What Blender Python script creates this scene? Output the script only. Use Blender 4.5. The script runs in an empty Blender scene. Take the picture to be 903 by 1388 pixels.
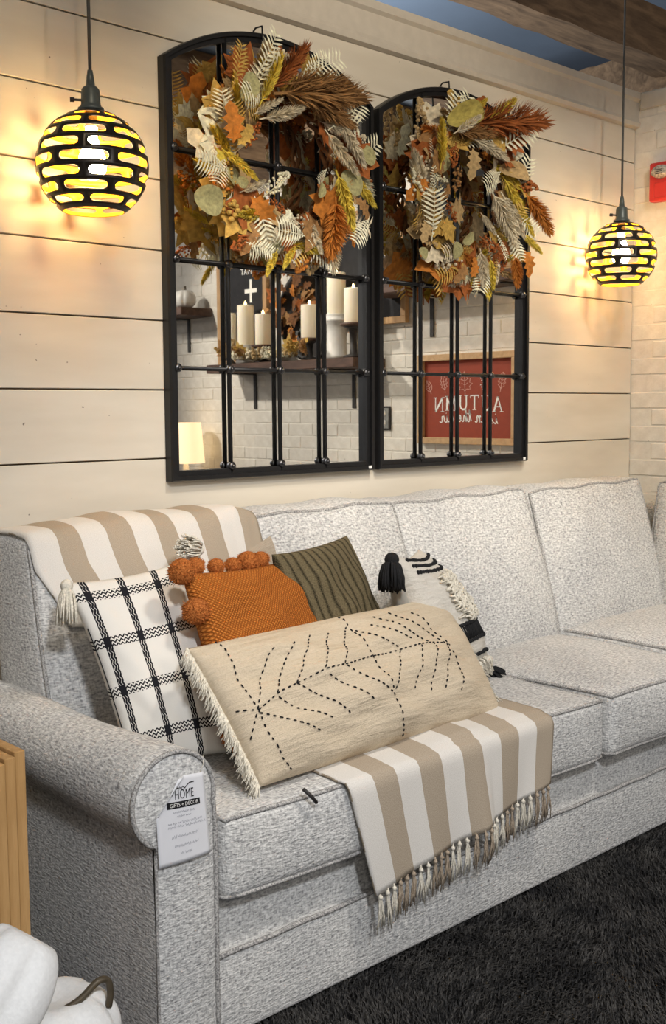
import bpy, bmesh, math, random
import numpy as np
from mathutils import Vector, Matrix
from mathutils.bvhtree import BVHTree
S = bpy.context.scene
COL = S.collection
rnd = random.Random(7)
PI = math.pi

# ------------------------------------------------------------------ camera
YAW, PIT, ROL, FPX = math.radians(43.0), math.radians(5.3), math.radians(-0.4), 1500.0
CAM_Z = 1.33
fw = Vector((math.sin(YAW)*math.cos(PIT), math.cos(YAW)*math.cos(PIT), -math.sin(PIT)))
rt = Vector((math.cos(YAW), -math.sin(YAW), 0)); up = rt.cross(fw)
rr = rt*math.cos(ROL) + up*math.sin(ROL); uu = up*math.cos(ROL) - rt*math.sin(ROL)
cd = bpy.data.cameras.new('camera'); cam = bpy.data.objects.new('camera', cd); COL.objects.link(cam)
cam.matrix_world = Matrix(((rr.x, uu.x, -fw.x, 0), (rr.y, uu.y, -fw.y, 0), (rr.z, uu.z, -fw.z, CAM_Z), (0, 0, 0, 1)))
cd.sensor_fit = 'VERTICAL'; cd.sensor_height = 36.0; cd.lens = 36.0*FPX/1388.0; cd.clip_start = 0.02
S.camera = cam

# ------------------------------------------------------------------ world, store lights, added fills, exposure
w = bpy.data.worlds.new('world'); S.world = w; w.use_nodes = True
w.node_tree.nodes['Background'].inputs[0].default_value = (0.68, 0.70, 0.76, 1)
w.node_tree.nodes['Background'].inputs[1].default_value = 0.34
vs = S.view_settings
vs.view_transform = 'Standard'; vs.look = 'None'; vs.gamma = 1; vs.use_curve_mapping = False; vs.exposure = 0.52

def spot(name, loc, target, power, color, size, blend=0.5, radius=0.08):
    l = bpy.data.lights.new(name, 'SPOT'); l.energy = power; l.color = color
    l.spot_size = math.radians(size); l.spot_blend = blend; l.shadow_soft_size = radius
    o = bpy.data.objects.new(name, l); COL.objects.link(o); o.location = loc
    o.rotation_euler = (Vector(target)-Vector(loc)).to_track_quat('-Z', 'Y').to_euler()
    return o
def area(name, loc, target, power, color, sx, sy):
    l = bpy.data.lights.new(name, 'AREA'); l.energy = power; l.color = color; l.shape = 'RECTANGLE'; l.size = sx; l.size_y = sy
    o = bpy.data.objects.new(name, l); COL.objects.link(o); o.location = loc
    o.rotation_euler = (Vector(target)-Vector(loc)).to_track_quat('-Z', 'Y').to_euler()
    return o
spot('shop_ceiling_spot', (0.0, -1.4, 3.2), (1.75, 1.9, 0.30), 300, (0.92, 0.95, 1.0), 50, 0.75, .18)
def fill_point(name, loc, power, color, radius):  # added point fills, not fixtures of the shop
    l = bpy.data.lights.new(name, 'POINT'); l.energy = power; l.color = color; l.shadow_soft_size = radius
    o = bpy.data.objects.new(name, l); COL.objects.link(o); o.location = loc; return o
fill_point('ceiling_fill', (-1.4, -1.8, 2.75), 45, (1.0, 0.94, 0.86), .16)  # added fill out of view, lifts the room ceiling
fill_point('ceiling_fill', (2.2, -2.6, 2.75), 55, (1.0, 0.94, 0.86), .16)  # second added fill out of view, behind the camera
fill_point('ceiling_fill', (6.4, -1.0, 2.6), 60, (1.0, 0.90, 0.78), .16)  # added fill past the brick wall, brightens ceiling and beams there
spot('track_spot_mirrors', (1.5, -0.3, 3.3), (2.75, 2.6, 1.85), 150, (1.0, 0.88, 0.70), 40, 0.6, .10)
spot('track_spot_brick', (1.6, -0.9, 3.3), (4.3, 0.7, 1.45), 270, (1.0, 0.93, 0.83), 50, 0.6, .10)
spot('track_spot_sofa', (2.0, 0.5, 3.3), (2.5, 2.15, 0.45), 120, (1.0, 0.93, 0.85), 58, 0.6, .12)
spot('track_spot_wall', (0.9, 0.9, 3.3), (1.2, 2.7, 1.2), 26, (1.0, 0.84, 0.62), 56, 0.45)
area('far_fill_light', (2.5, 5.2, 2.2), (2.5, 5.0, 3.7), 170, (0.9, 0.95, 1.0), 4.0, 0.8)  # added upward fill that keeps the blue area beyond from going dark
spot('track_spot_corner', (2.9, 0.9, 3.3), (4.2, 2.0, 1.4), 70, (1.0, 0.93, 0.82), 70, 0.5)

# ------------------------------------------------------------------ helpers: nodes
class N:
    """a node socket (or number) with arithmetic"""
    def __init__(s, nt, v): s.nt = nt; s.v = v
    def op(s, op, b=None, c=None):
        n = s.nt.nodes.new('ShaderNodeMath'); n.operation = op
        for i, x in enumerate((s, b, c)):
            if x is None: continue
            x = x.v if isinstance(x, N) else x
            if isinstance(x, (int, float)): n.inputs[i].default_value = x
            else: s.nt.links.new(x, n.inputs[i])
        return N(s.nt, n.outputs[0])
    def __add__(s, b): return s.op('ADD', b)
    def __sub__(s, b): return s.op('SUBTRACT', b)
    def __mul__(s, b): return s.op('MULTIPLY', b)
    def __truediv__(s, b): return s.op('DIVIDE', b)
    def lt(s, b): return s.op('LESS_THAN', b)
    def gt(s, b): return s.op('GREATER_THAN', b)
    def mx(s, b): return s.op('MAXIMUM', b)
    def mn(s, b): return s.op('MINIMUM', b)
    def fr(s): return s.op('FRACT')
    def fl(s): return s.op('FLOOR')
    def ab(s): return s.op('ABSOLUTE')
    def sin(s): return s.op('SINE')
    def pw(s, b): return s.op('POWER', b)
    def pp(s, b): return s.op('PINGPONG', b)

class Mat:
    def __init__(s, name, rough=0.8, metal=0.0, spec=0.3):
        s.m = bpy.data.materials.new(name); s.m.use_nodes = True; s.nt = s.m.node_tree
        s.b = s.nt.nodes['Principled BSDF']
        s.b.inputs['Roughness'].default_value = rough; s.b.inputs['Metallic'].default_value = metal
        s.b.inputs['Specular IOR Level'].default_value = spec
        s.tc = s.nt.nodes.new('ShaderNodeTexCoord')
    def co(s, kind, scale=(1, 1, 1), rot=(0, 0, 0)):
        mp = s.nt.nodes.new('ShaderNodeMapping'); mp.inputs['Scale'].default_value = scale; mp.inputs['Rotation'].default_value = rot
        s.nt.links.new(s.tc.outputs[kind], mp.inputs['Vector']); return mp.outputs[0]
    def xyz(s, vec):
        n = s.nt.nodes.new('ShaderNodeSeparateXYZ'); s.nt.links.new(vec, n.inputs[0])
        return [N(s.nt, n.outputs[i]) for i in range(3)]
    def noise(s, vec, scale, detail=3, rough=0.5, dist=0.0):
        n = s.nt.nodes.new('ShaderNodeTexNoise'); s.nt.links.new(vec, n.inputs['Vector'])
        n.inputs['Scale'].default_value = scale; n.inputs['Detail'].default_value = detail
        n.inputs['Roughness'].default_value = rough; n.inputs['Distortion'].default_value = dist
        return N(s.nt, n.outputs[0])
    def vor(s, vec, scale, rand=1.0):
        n = s.nt.nodes.new('ShaderNodeTexVoronoi'); s.nt.links.new(vec, n.inputs['Vector']); n.inputs['Scale'].default_value = scale
        n.inputs['Randomness'].default_value = rand
        return N(s.nt, n.outputs[0])
    def ramp(s, val, lo, hi):
        n = s.nt.nodes.new('ShaderNodeMapRange'); n.clamp = True
        n.inputs[1].default_value = lo; n.inputs[2].default_value = hi
        s.nt.links.new(val.v, n.inputs[0]); return N(s.nt, n.outputs[0])
    def mix(s, fac, a, b):
        n = s.nt.nodes.new('ShaderNodeMix'); n.data_type = 'RGBA'
        for i, x in ((0, fac), (6, a), (7, b)):
            if isinstance(x, N): x = x.v
            if isinstance(x, (int, float)): n.inputs[i].default_value = x
            elif isinstance(x, tuple): n.inputs[i].default_value = (*x, 1)
            else: s.nt.links.new(x, n.inputs[i])
        return n.outputs[2]
    def color(s, c):
        if isinstance(c, tuple): s.b.inputs['Base Color'].default_value = (*c, 1)
        else: s.nt.links.new(c, s.b.inputs['Base Color'])
        return s
    def bump(s, h, strength=0.5, dist=0.003):
        n = s.nt.nodes.new('ShaderNodeBump'); n.inputs['Strength'].default_value = strength; n.inputs['Distance'].default_value = dist
        s.nt.links.new(h.v, n.inputs['Height']); s.nt.links.new(n.outputs[0], s.b.inputs['Normal']); return s
    def emit(s, c, k):
        s.b.inputs['Emission Color'].default_value = (*c, 1); s.b.inputs['Emission Strength'].default_value = k; return s

def plain(name, c, rough=0.7, metal=0.0, vary=0.12, scale=30, bump=0.0, spec=0.3):
    m = Mat(name, rough, metal, spec); o = m.co('Object'); n = m.noise(o, scale, 4)
    d = tuple(max(0, x*(1-2*vary)) for x in c); l = tuple(min(1, x*(1+vary)) for x in c)
    m.color(m.mix(m.ramp(n, 0.3, 0.7), d, l))
    if bump: m.bump(n, bump, 0.004)
    return m.m

# ------------------------------------------------------------------ materials
def mat_sofa():
    m = Mat('sofa_chenille', 0.95, 0, 0.15)
    a = m.noise(m.co('UV', (1, 2.8, 1)), 70, 2, 0.6); b = m.noise(m.co('UV', (3.2, 1, 1)), 62, 2, 0.6)
    big = m.noise(m.co('UV'), 5, 2)
    br = m.vor(m.co('UV', (1, 1.8, 1)), 120)
    h = a*0.62 + b*0.36 + br*0.12
    f = m.ramp(h, 0.38, 0.66)
    c1 = m.mix(f, (0.22, 0.22, 0.222), (0.70, 0.69, 0.665))
    c2 = m.mix(f, (0.28, 0.275, 0.27), (0.77, 0.755, 0.72))
    m.color(m.mix(m.ramp(big, 0.35, 0.65), c1, c2)); m.bump(h, 0.9, 0.005); return m.m
M = {}
M['sofa'] = mat_sofa()
def mat_pipe():
    m = Mat('sofa_piping', 0.95, 0, 0.15); n = m.noise(m.co('Object'), 260, 2)
    m.color(m.mix(m.ramp(n, .35, .65), (0.18, 0.175, 0.17), (0.56, 0.54, 0.51))); m.bump(n, .6, .002); return m.m
M['pipe'] = mat_pipe()
def mat_board():
    m = Mat('painted_board', 0.55, 0, 0.3); o = m.co('Object', (0.6, 1, 3)); n = m.noise(o, 3.5, 4); g = m.noise(m.co('Object', (1, 1, 1)), 46, 2)
    c = m.mix(m.ramp(n, .3, .7), (0.61, 0.545, 0.44), (0.71, 0.645, 0.535))
    m.color(m.mix(m.ramp(g, .735, .76), c, (0.22, 0.18, 0.14))); m.bump(n, .15, .002); return m.m
M['board'] = mat_board()
M['crown'] = plain('crown_paint', (0.60, 0.54, 0.45), 0.5, vary=.03)
def mat_brick():
    m = Mat('painted_brick', 0.6, 0, 0.3); o = m.co('Object'); n = m.noise(o, 22, 5, .6); g = m.noise(o, 28, 2)
    c = m.mix(m.ramp(n, .3, .7), (0.64, 0.60, 0.53), (0.75, 0.715, 0.645))
    m.color(m.mix(m.ramp(g, .76, .79), c, (0.2, 0.17, 0.14))); m.bump(n, .5, .006); return m.m
M['brick'] = mat_brick()
M['blue'] = plain('blue_paint', (0.13, 0.165, 0.215), 0.8, vary=.06, scale=2)
def mat_wood(name, c1, c2, axis=(1, 1, 1), rough=.6, sc=9):
    m = Mat(name, rough, 0, .3); o = m.co('Object', axis); n = m.noise(o, sc, 5, .6, 1.5); g = m.noise(o, sc*4, 3, .6)
    h = n*0.7+g*0.3; m.color(m.mix(m.ramp(h, .35, .65), c1, c2)); m.bump(h, .35, .004); return m.m
M['beam'] = mat_wood('beam_wood', (0.085, 0.052, 0.030), (0.27, 0.17, 0.095), (.25, 1.5, 1.5), .85, 7)
M['shelfwood'] = mat_wood('dark_shelf_wood', (0.05, 0.028, 0.02), (0.125, 0.07, 0.05), (2, .3, 2), .55)
M['oak'] = mat_wood('oak', (0.32, 0.185, 0.085), (0.50, 0.31, 0.15), (2.5, 2.5, .4), .6)
M['frameoak'] = mat_wood('frame_oak', (0.42, 0.26, 0.13), (0.56, 0.37, 0.20), (2, 2, 2), .6)
M['pine'] = mat_wood('pine', (0.42, 0.235, 0.085), (0.60, 0.36, 0.15), (3, 3, .35), .6)
M['black'] = plain('black_metal', (0.012, 0.012, 0.013), 0.42, 0.3, .1, 60, spec=.5)
M['rosette'] = plain('rosette_metal', (0.10, 0.10, 0.105), 0.3, 0.9, .2, 90)
mm = Mat('mirror_glass', 0.015, 1.0); mm.color((0.90, 0.90, 0.88)); M['mirror'] = mm.m
M['shade_out'] = plain('dark_bronze', (0.032, 0.025, 0.019), 0.35, 0.5, .1, 40, spec=.5)
M['shade_in'] = plain('gold_lining', (0.92, 0.47, 0.02), 0.45, 0.15, .05, 40)
M['socket'] = plain('grey_bakelite', (0.10, 0.115, 0.105), 0.4, 0.2, .08, 60, spec=.5)
M['cord'] = plain('grey_cord', (0.10, 0.095, 0.085), 0.8)
mb = Mat('bulb_glow'); mb.color((1, .95, .85)); mb.emit((1.0, 0.73, 0.33), 66); M['bulb'] = mb.m
M['chalk'] = plain('chalkboard', (0.018, 0.018, 0.021), 0.8)
M['white'] = plain('white_print', (0.85, 0.84, 0.80), 0.7, vary=.02)
M['pink'] = plain('pale_print', (0.62, 0.36, 0.30), 0.7, vary=.02)
M['ink'] = plain('black_ink', (0.01, 0.01, 0.012), 0.7, vary=.02)
M['greyink'] = plain('grey_pen', (0.22, 0.23, 0.27), 0.7, vary=.02)
M['paper'] = plain('tag_paper', (0.74, 0.74, 0.76), 0.6, vary=.01)
M['rust'] = plain('rust_panel', (0.27, 0.050, 0.026), 0.7, vary=.03)
def mat_wax():
    m = Mat('ivory_wax', 0.45, 0, .4); m.color((0.86, 0.79, 0.66)); m.b.inputs['Subsurface Weight'].default_value = .4
    m.b.inputs['Subsurface Radius'].default_value = (.03, .02, .01); m.emit((1.0, .72, .36), .10); return m.m
M['wax'] = mat_wax()
mf = Mat('candle_flame'); mf.color((1, .8, .4)); mf.emit((1, .72, .30), 14); M['flame'] = mf.m
M['ceramic'] = plain('white_ceramic', (0.72, 0.70, 0.66), 0.4, vary=.04)
M['stand'] = plain('black_stand', (0.03, 0.026, 0.024), 0.5)
mls = Mat('lit_shade', .8); mls.color((.9, .82, .66)); mls.emit((1, .72, .40), .75); M['litshade'] = mls.m
M['red'] = plain('alarm_red', (0.62, 0.035, 0.03), 0.4, vary=.03, spec=.5)
M['lens'] = plain('strobe_lens', (0.55, 0.50, 0.44), 0.15, 0.1, .3, 90, spec=.6)
M['plush'] = plain('white_plush', (0.83, 0.82, 0.79), 0.95, vary=.03, scale=160, bump=.25)
M['stem'] = plain('bronze_stem', (0.10, 0.078, 0.05), 0.5, 0.3, .2, 40)
M['floor'] = plain('dark_floor', (0.05, 0.04, 0.035), 0.6)
M['rugbase'] = plain('rug_backing', (0.010, 0.010, 0.011), 0.95)
def mat_rug():
    m = Mat('shag_pile', 0.75, 0, .3); n = m.noise(m.co('Object'), 9, 3); g = m.noise(m.co('Object'), 150, 1)
    m.color(m.mix(m.ramp(n*.45+g*.55, .42, .66), (0.010, 0.010, 0.011), (0.075, 0.070, 0.064))); return m.m
M['rug'] = mat_rug()
def mat_stripe(name, off):
    m = Mat(name, .95, 0, .1); u, v, _ = m.xyz(m.co('UV')); n = m.noise(m.co('UV', (1, 1, 1)), 420, 2); wob = m.noise(m.co('UV'), 9, 1)
    f = ((u + (wob-0.5)*0.006)/0.136 + off).fr().gt(0.5)
    a = m.mix(m.ramp(n, .3, .7), (0.62, 0.585, 0.53), (0.73, 0.70, 0.65)); b = m.mix(m.ramp(n, .3, .7), (0.33, 0.27, 0.20), (0.46, 0.385, 0.295))
    m.color(m.mix(f, a, b)); m.bump(n, .35, .002); return m.m
M['stripe'] = mat_stripe('striped_throw_cloth', 0.0)
M['yarn'] = plain('cream_yarn', (0.74, 0.69, 0.58), .95, vary=.15, scale=200)
M['tanyarn'] = plain('tan_yarn', (0.40, 0.32, 0.235), .95, vary=.2, scale=200)
M['blackyarn'] = plain('black_yarn', (0.013, 0.013, 0.014), .95, vary=.2, scale=200)
def mat_plaid():
    m = Mat('plaid_weave', .95, 0, .1); u, v, _ = m.xyz(m.co('UV')); n = m.noise(m.co('UV'), 330, 2)
    zv = (u + (v*40).pp(0.5)*0.022)   # zigzag of the upright bands
    fu = ((u-0.10)/0.25).fr(); bu = (fu-0.5).ab().gt(0.5-0.095)
    fv = ((v-0.16)/0.25).fr(); bv = (fv-0.5).ab().gt(0.5-0.105)
    zu = (((v*30).pp(0.5)*1.2 + u*52).fr()).lt(0.80)
    zh = (((u*30).pp(0.5)*1.3 + v*50).fr()).lt(0.50)
    k = (bu*zu).mx(bv*zh).mx(bu*bv)
    c = m.mix(m.ramp(n, .3, .7), (0.66, 0.63, 0.57), (0.78, 0.755, 0.70))
    m.color(m.mix(k, c, (0.016, 0.016, 0.019))); m.bump(n + k*.8, .35, .002); return m.m
M['plaid'] = mat_plaid()
def mat_knit():
    m = Mat('orange_knit', .9, 0, .15); u, v, _ = m.xyz(m.co('UV')); n = m.noise(m.co('UV'), 300, 2)
    a = ((u+v)*46).pp(.5); b = ((u-v)*46 + 100).pp(.5); h = (a*2).mn(b*2)
    m.color(m.mix(m.ramp(h + n*.25, .1, .9), (0.34, 0.085, 0.010), (0.72, 0.255, 0.05))); m.bump(h, .9, .006); return m.m
M['knit'] = mat_knit()
def mat_fur(name, lo, hi, sc=260):
    m = Mat(name, .95, 0, .1); n = m.noise(m.co('Object'), sc, 3); m.color(m.mix(m.ramp(n, .35, .65), lo, hi)); m.bump(n, 1.0, .005); return m.m
M['pom'] = mat_fur('orange_fur', (0.30, 0.085, 0.018), (0.56, 0.19, 0.05))
def mat_olive():
    m = Mat('olive_chenille', .95, 0, .1); u, v, _ = m.xyz(m.co('UV')); n = m.noise(m.co('UV'), 120, 3, .7); l = m.noise(m.co('UV'), 6, 1)
    r = (u*12 + (l-.5)*.5).pp(.5)*2
    h = m.ramp(r, .0, .5)*.30 + n*.95
    m.color(m.mix(m.ramp(h, .46, .92), (0.040, 0.034, 0.020), (0.31, 0.25, 0.14))); m.bump(h, 1.0, .010); return m.m
M['olive'] = mat_olive()
def mat_linen(name, lo, hi):
    m = Mat(name, .95, 0, .1); a = m.noise(m.co('UV', (1, 5, 1)), 70, 3); b = m.noise(m.co('UV', (5, 1, 1)), 60, 3); c = m.noise(m.co('UV', (1, 3, 1)), 9, 3)
    h = a*.4+b*.35+c*.25; m.color(m.mix(m.ramp(h, .36, .66), lo, hi)); m.bump(a*.4+b*.3+c*1.4, .8, .007); return m.m
M['linen'] = mat_linen('cream_linen', (0.56, 0.46, 0.325), (0.72, 0.61, 0.46))
M['cotton'] = mat_linen('ivory_cotton', (0.60, 0.56, 0.49), (0.76, 0.72, 0.645))
M['lining'] = plain('grey_back_cloth', (0.58, 0.56, 0.50), .9, vary=.05)
LEAF = dict(ru=(0.38, 0.115, 0.028), or_=(0.56, 0.20, 0.032), br=(0.36, 0.19, 0.07), ta=(0.52, 0.36, 0.17), gd=(0.58, 0.37, 0.09), ye=(0.76, 0.58, 0.08), sa=(0.42, 0.39, 0.19), ol=(0.46, 0.38, 0.10), cr=(0.74, 0.65, 0.47), fc=(0.88, 0.83, 0.62), dk=(0.20, 0.085, 0.03))
LM = {k.rstrip('_'): plain('leaf_'+k.rstrip('_'), c, .8, vary=.18, scale=9) for k, c in LEAF.items()}

# ------------------------------------------------------------------ helpers: objects
def link(o, parent=None, label=None, cat=None, group=None, kind=None):
    COL.objects.link(o)
    if parent: o.parent = parent
    if label: o['label'] = label
    if cat: o['category'] = cat
    if group: o['group'] = group
    if kind: o['kind'] = kind
    return o
def thing(name, loc, label, cat, group=None, rz=0):
    o = bpy.data.objects.new(name, None); o.location = loc; o.rotation_euler = (0, 0, rz); o.empty_display_size = .05
    return link(o, None, label, cat, group)
def mk_mesh(name, vs_, fs, mats, uv=None, mi=None, smooth=True):
    me = bpy.data.meshes.new(name); me.from_pydata([tuple(v) for v in vs_], [], [tuple(f) for f in fs])
    for m in (mats if isinstance(mats, (list, tuple)) else [mats]): me.materials.append(m)
    if uv is not None:
        l = me.uv_layers.new(name='UVMap'); flat = np.array([c for f in uv for c in f], dtype=np.float32).ravel(); l.data.foreach_set('uv', flat)
    if mi is not None: me.polygons.foreach_set('material_index', np.array(mi, dtype=np.int32))
    if smooth: me.polygons.foreach_set('use_smooth', np.ones(len(fs), dtype=bool))
    me.update(); return me
def put(name, geo, mat, parent=None, off=None, smooth=True, **kw):
    """geo = (verts, faces[, uv[, mi]]) in world coordinates (off: root location to subtract)"""
    v, f = geo[0], geo[1]; uv = geo[2] if len(geo) > 2 else None; mi = geo[3] if len(geo) > 3 else None
    if off is None and parent is not None:
        off = Vector((0, 0, 0)); p = parent
        while p is not None: off += p.location; p = p.parent
    if off is not None: v = [(x[0]-off[0], x[1]-off[1], x[2]-off[2]) for x in v]
    return link(bpy.data.objects.new(name, mk_mesh(name, v, f, mat, uv, mi, smooth)), parent, **kw)
def join(*gs):
    V, F = [], []
    for g in gs:
        n = len(V); V += [tuple(v) for v in g[0]]; F += [tuple(i+n for i in f) for f in g[1]]
    return V, F
def box(x0, x1, y0, y1, z0, z1, bev=0.0):
    if bev <= 0:
        V = [(x, y, z) for x in (x0, x1) for y in (y0, y1) for z in (z0, z1)]
        return V, [(0, 1, 3, 2), (4, 6, 7, 5), (0, 4, 5, 1), (2, 3, 7, 6), (0, 2, 6, 4), (1, 5, 7, 3)]
    bm = bmesh.new(); g = box(x0, x1, y0, y1, z0, z1); vv = [bm.verts.new(v) for v in g[0]]
    for f in g[1]: bm.faces.new([vv[i] for i in f])
    bmesh.ops.bevel(bm, geom=bm.edges[:], offset=bev, segments=1, affect='EDGES', profile=.5)
    bm.verts.index_update(); r = ([tuple(v.co) for v in bm.verts], [tuple(v.index for v in f.verts) for f in bm.faces]); bm.free(); return r
def tube(pts, r, n=8, closed=False, caps=True):
    P = [Vector(p) for p in pts]; m = len(P); R = r if isinstance(r, (list, tuple)) else [r]*m
    V, F = [], []; prev = None
    for i in range(m):
        a = P[(i-1) % m] if (closed or i > 0) else P[i]; b = P[(i+1) % m] if (closed or i < m-1) else P[i]
        t = (b-a); t = t.normalized() if t.length > 1e-9 else Vector((0, 0, 1))
        if prev is None: x = t.orthogonal().normalized()
        else:
            x = prev - t*prev.dot(t); x = x.normalized() if x.length > 1e-6 else t.orthogonal().normalized()
        prev = x; y = t.cross(x)
        for k in range(n):
            a_ = 2*PI*k/n; V.append(tuple(P[i] + (x*math.cos(a_)+y*math.sin(a_))*R[i]))
    for i in range(m if closed else m-1):
        j = (i+1) % m
        for k in range(n): F.append((i*n+k, i*n+(k+1) % n, j*n+(k+1) % n, j*n+k))
    if caps and not closed:
        F.append(tuple(range(n-1, -1, -1))); F.append(tuple((m-1)*n+k for k in range(n)))
    return V, F
def lathe(prof, c=(0, 0, 0), n=24, sx=1, sy=1):
    V, F = [], []
    for r, z in prof:
        for k in range(n): V.append((c[0]+sx*r*math.cos(2*PI*k/n), c[1]+sy*r*math.sin(2*PI*k/n), c[2]+z))
    for i in range(len(prof)-1):
        for k in range(n): F.append((i*n+k, i*n+(k+1) % n, (i+1)*n+(k+1) % n, (i+1)*n+k))
    F.append(tuple(range(n-1, -1, -1))); F.append(tuple((len(prof)-1)*n+k for k in range(n)))
    return V, F
def ball(c, r, n=10, m=7, sq=(1, 1, 1)):
    pr = [(max(1e-4, math.sin(PI*i/m)), -math.cos(PI*i/m)) for i in range(m+1)]
    V, F = lathe(pr, (0, 0, 0), n); return [(c[0]+v[0]*r*sq[0], c[1]+v[1]*r*sq[1], c[2]+v[2]*r*sq[2]) for v in V], F

# soft upholstered box: rounded edges, crowned faces
class Soft:
    def __init__(s, x0, x1, y0, y1, z0, z1, r=.03, bulge=(0, 0, 0), bulge_neg=None, warp=None):
        s.c = Vector(((x0+x1)/2, (y0+y1)/2, (z0+z1)/2)); s.h = Vector(((x1-x0)/2, (y1-y0)/2, (z1-z0)/2)); s.r = r; s.b = bulge; s.bn = bulge_neg or bulge; s.warp = warp
    def at(s, q, extra=0.0):
        h = s.h; inn = Vector([max(-(h[i]-s.r), min(h[i]-s.r, q[i])) for i in range(3)]); d = Vector(q)-inn
        d = d.normalized() if d.length > 1e-9 else d; p = inn + d*(s.r+extra)
        for i in range(3):
            j, k = (i+1) % 3, (i+2) % 3
            sh = max(0, 1-(q[j]/h[j])**2)**.8*max(0, 1-(q[k]/h[k])**2)**.8
            p[i] += (s.b[i] if q[i] > 0 else -s.bn[i])*sh*(abs(q[i])/h[i])**3
        p += s.c
        return s.warp(p) if s.warp else p
    def geo(s, step=.035):
        h = s.h; V, F, UV = [], [], []; idx = {}
        def samp(L):
            n = max(4, int(2*(L-s.r)/step)); base = [-(L-s.r)+2*(L-s.r)*i/n for i in range(n+1)]
            e = [L-s.r*(1-t) for t in (.4, .75, 1)]
            return [-x for x in reversed(e)] + base + e
        def vid(q):
            k = tuple(round(x, 5) for x in q)
            if k not in idx: idx[k] = len(V); V.append(tuple(s.at(q)))
            return idx[k]
        for ax in range(3):
            j, k = (ax+1) % 3, (ax+2) % 3; A, B = samp(h[j]), samp(h[k])
            for sg in (-1, 1):
                for a in range(len(A)-1):
                    for b in range(len(B)-1):
                        cs = [(A[a], B[b]), (A[a+1], B[b]), (A[a+1], B[b+1]), (A[a], B[b+1])]
                        if sg < 0: cs.reverse()
                        ids, uvs = [], []
                        for (p, q_) in cs:
                            q = [0, 0, 0]; q[ax] = sg*h[ax]; q[j] = p; q[k] = q_
                            ids.append(vid(q))
                            if ax == 0: uvs.append((q[1]+s.c.y, q[2]+s.c.z))
                            elif ax == 1: uvs.append((q[0]+s.c.x, q[2]+s.c.z))
                            else: uvs.append((q[0]+s.c.x, q[1]+s.c.y))
                        F.append(tuple(ids)); UV.append(uvs)
        return V, F, UV
    def loop(s, ax, sg, extra=.002, n=26):
        """piping path around one face"""
        h = s.h; j, k = (ax+1) % 3, (ax+2) % 3; out = []
        cor = [(-1, -1), (1, -1), (1, 1), (-1, 1)]
        for e in range(4):
            a, b = cor[e], cor[(e+1) % 4]
            for i in range(n):
                t = i/n; q = [0, 0, 0]; q[ax] = sg*h[ax]; q[j] = h[j]*(a[0]*(1-t)+b[0]*t); q[k] = h[k]*(a[1]*(1-t)+b[1]*t); out.append(s.at(q, extra))
        return out

# ================================================================== THE SETTING
YW, XR = 2.70, 4.32
# back wall: painted shiplap boards
wall = put('wall_back', box(-4.0, XR+.1, YW+.012, YW+.10, 0, 2.665), M['beam'], kind='structure', label='cream painted shiplap wall behind the sofa')
wall['label'] = 'cream painted shiplap wall behind the sofa'
P0 = 1.187 - 6*.1985+.0; pitch = .1985
bm_geo = None
zz = P0 - pitch + .004
k = 0
while zz < 2.55:
    z0, z1 = max(0.0, zz+.0022), min(2.56, zz+pitch-.0022)
    if z1-z0 > .02: put('plank', box(-4.0, XR-.004, YW-.004+rnd.uniform(-.0012, .0012), YW+.014, z0, z1, .0016), M['board'], wall, smooth=False)
    zz += pitch
def prism(profile, x0, x1):   # profile in (y,z), extruded along x
    n = len(profile); V = [(x0, y, z) for y, z in profile] + [(x1, y, z) for y, z in profile]
    F = [(i, (i+1) % n, n+(i+1) % n, n+i) for i in range(n)] + [tuple(range(n-1, -1, -1)), tuple(range(n, 2*n))]
    return V, F
def yprism(profile, y0, y1):  # profile in (x,z), extruded along y
    n = len(profile); V = [(x, y0, z) for x, z in profile] + [(x, y1, z) for x, z in profile]
    F = [(i, n+i, n+(i+1) % n, (i+1) % n) for i in range(n)] + [tuple(range(n)), tuple(range(2*n-1, n-1, -1))]
    return V, F
put('trim_1', prism([(YW-.010, 2.525), (YW-.026, 2.530), (YW-.030, 2.545), (YW-.022, 2.56), (YW-.020, 2.635), (YW-.032, 2.645), (YW-.032, 2.672), (YW+.10, 2.672), (YW+.10, 2.525)], -4.0, XR+.1), M['crown'], smooth=False, kind='structure')
# right wall: white painted brick
wr = put('wall_right', box(XR-.0002, XR+.14, -3.0, YW+.1, 0, 2.665), M['brick'], smooth=False, kind='structure')
wr['label'] = 'white painted brick wall'
RH, BL = .0735, .212
bmesh_small = box(-.0105, .004, -BL/2+.0022, BL/2-.0022, -RH/2+.0022, RH/2-.0022, .0035)
bme = mk_mesh('brick', bmesh_small[0], bmesh_small[1], M['brick'], smooth=False)
rest = []
row = 0; z = RH/2
while z < 2.62:
    y = YW - BL/2 - (0 if row % 2 == 0 else BL/2) + .0
    while y > -2.9:
        direct = y > 2.3 and z > .85; refl = 1.08 < z < 2.05 and -.85 < y < 2.3
        dx = rnd.uniform(-.0018, .0015)
        if direct or refl:
            o = bpy.data.objects.new('brick', bme); o.location = (XR+.008+dx-wr.location.x, y, z); o.rotation_euler = (rnd.uniform(-.006, .006), rnd.uniform(-.01, .01), 0); link(o, wr)
        else: rest.append(([(v[0]+XR+.008+dx, min(YW, v[1]+y), v[2]+z) for v in bmesh_small[0]], bmesh_small[1]))
        y -= BL
    z += RH; row += 1
put('brick_courses', join(*rest), M['brick'], wr, smooth=False, kind='stuff')
put('trim_2', box(XR-.012, XR+.14, -3.0, YW-.03, 2.60, 2.672, .004), M['crown'], smooth=False, kind='structure')
put('floor', box(-6, 8, -6, 8, -.06, 0), M['floor'], smooth=False, kind='structure')
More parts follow.
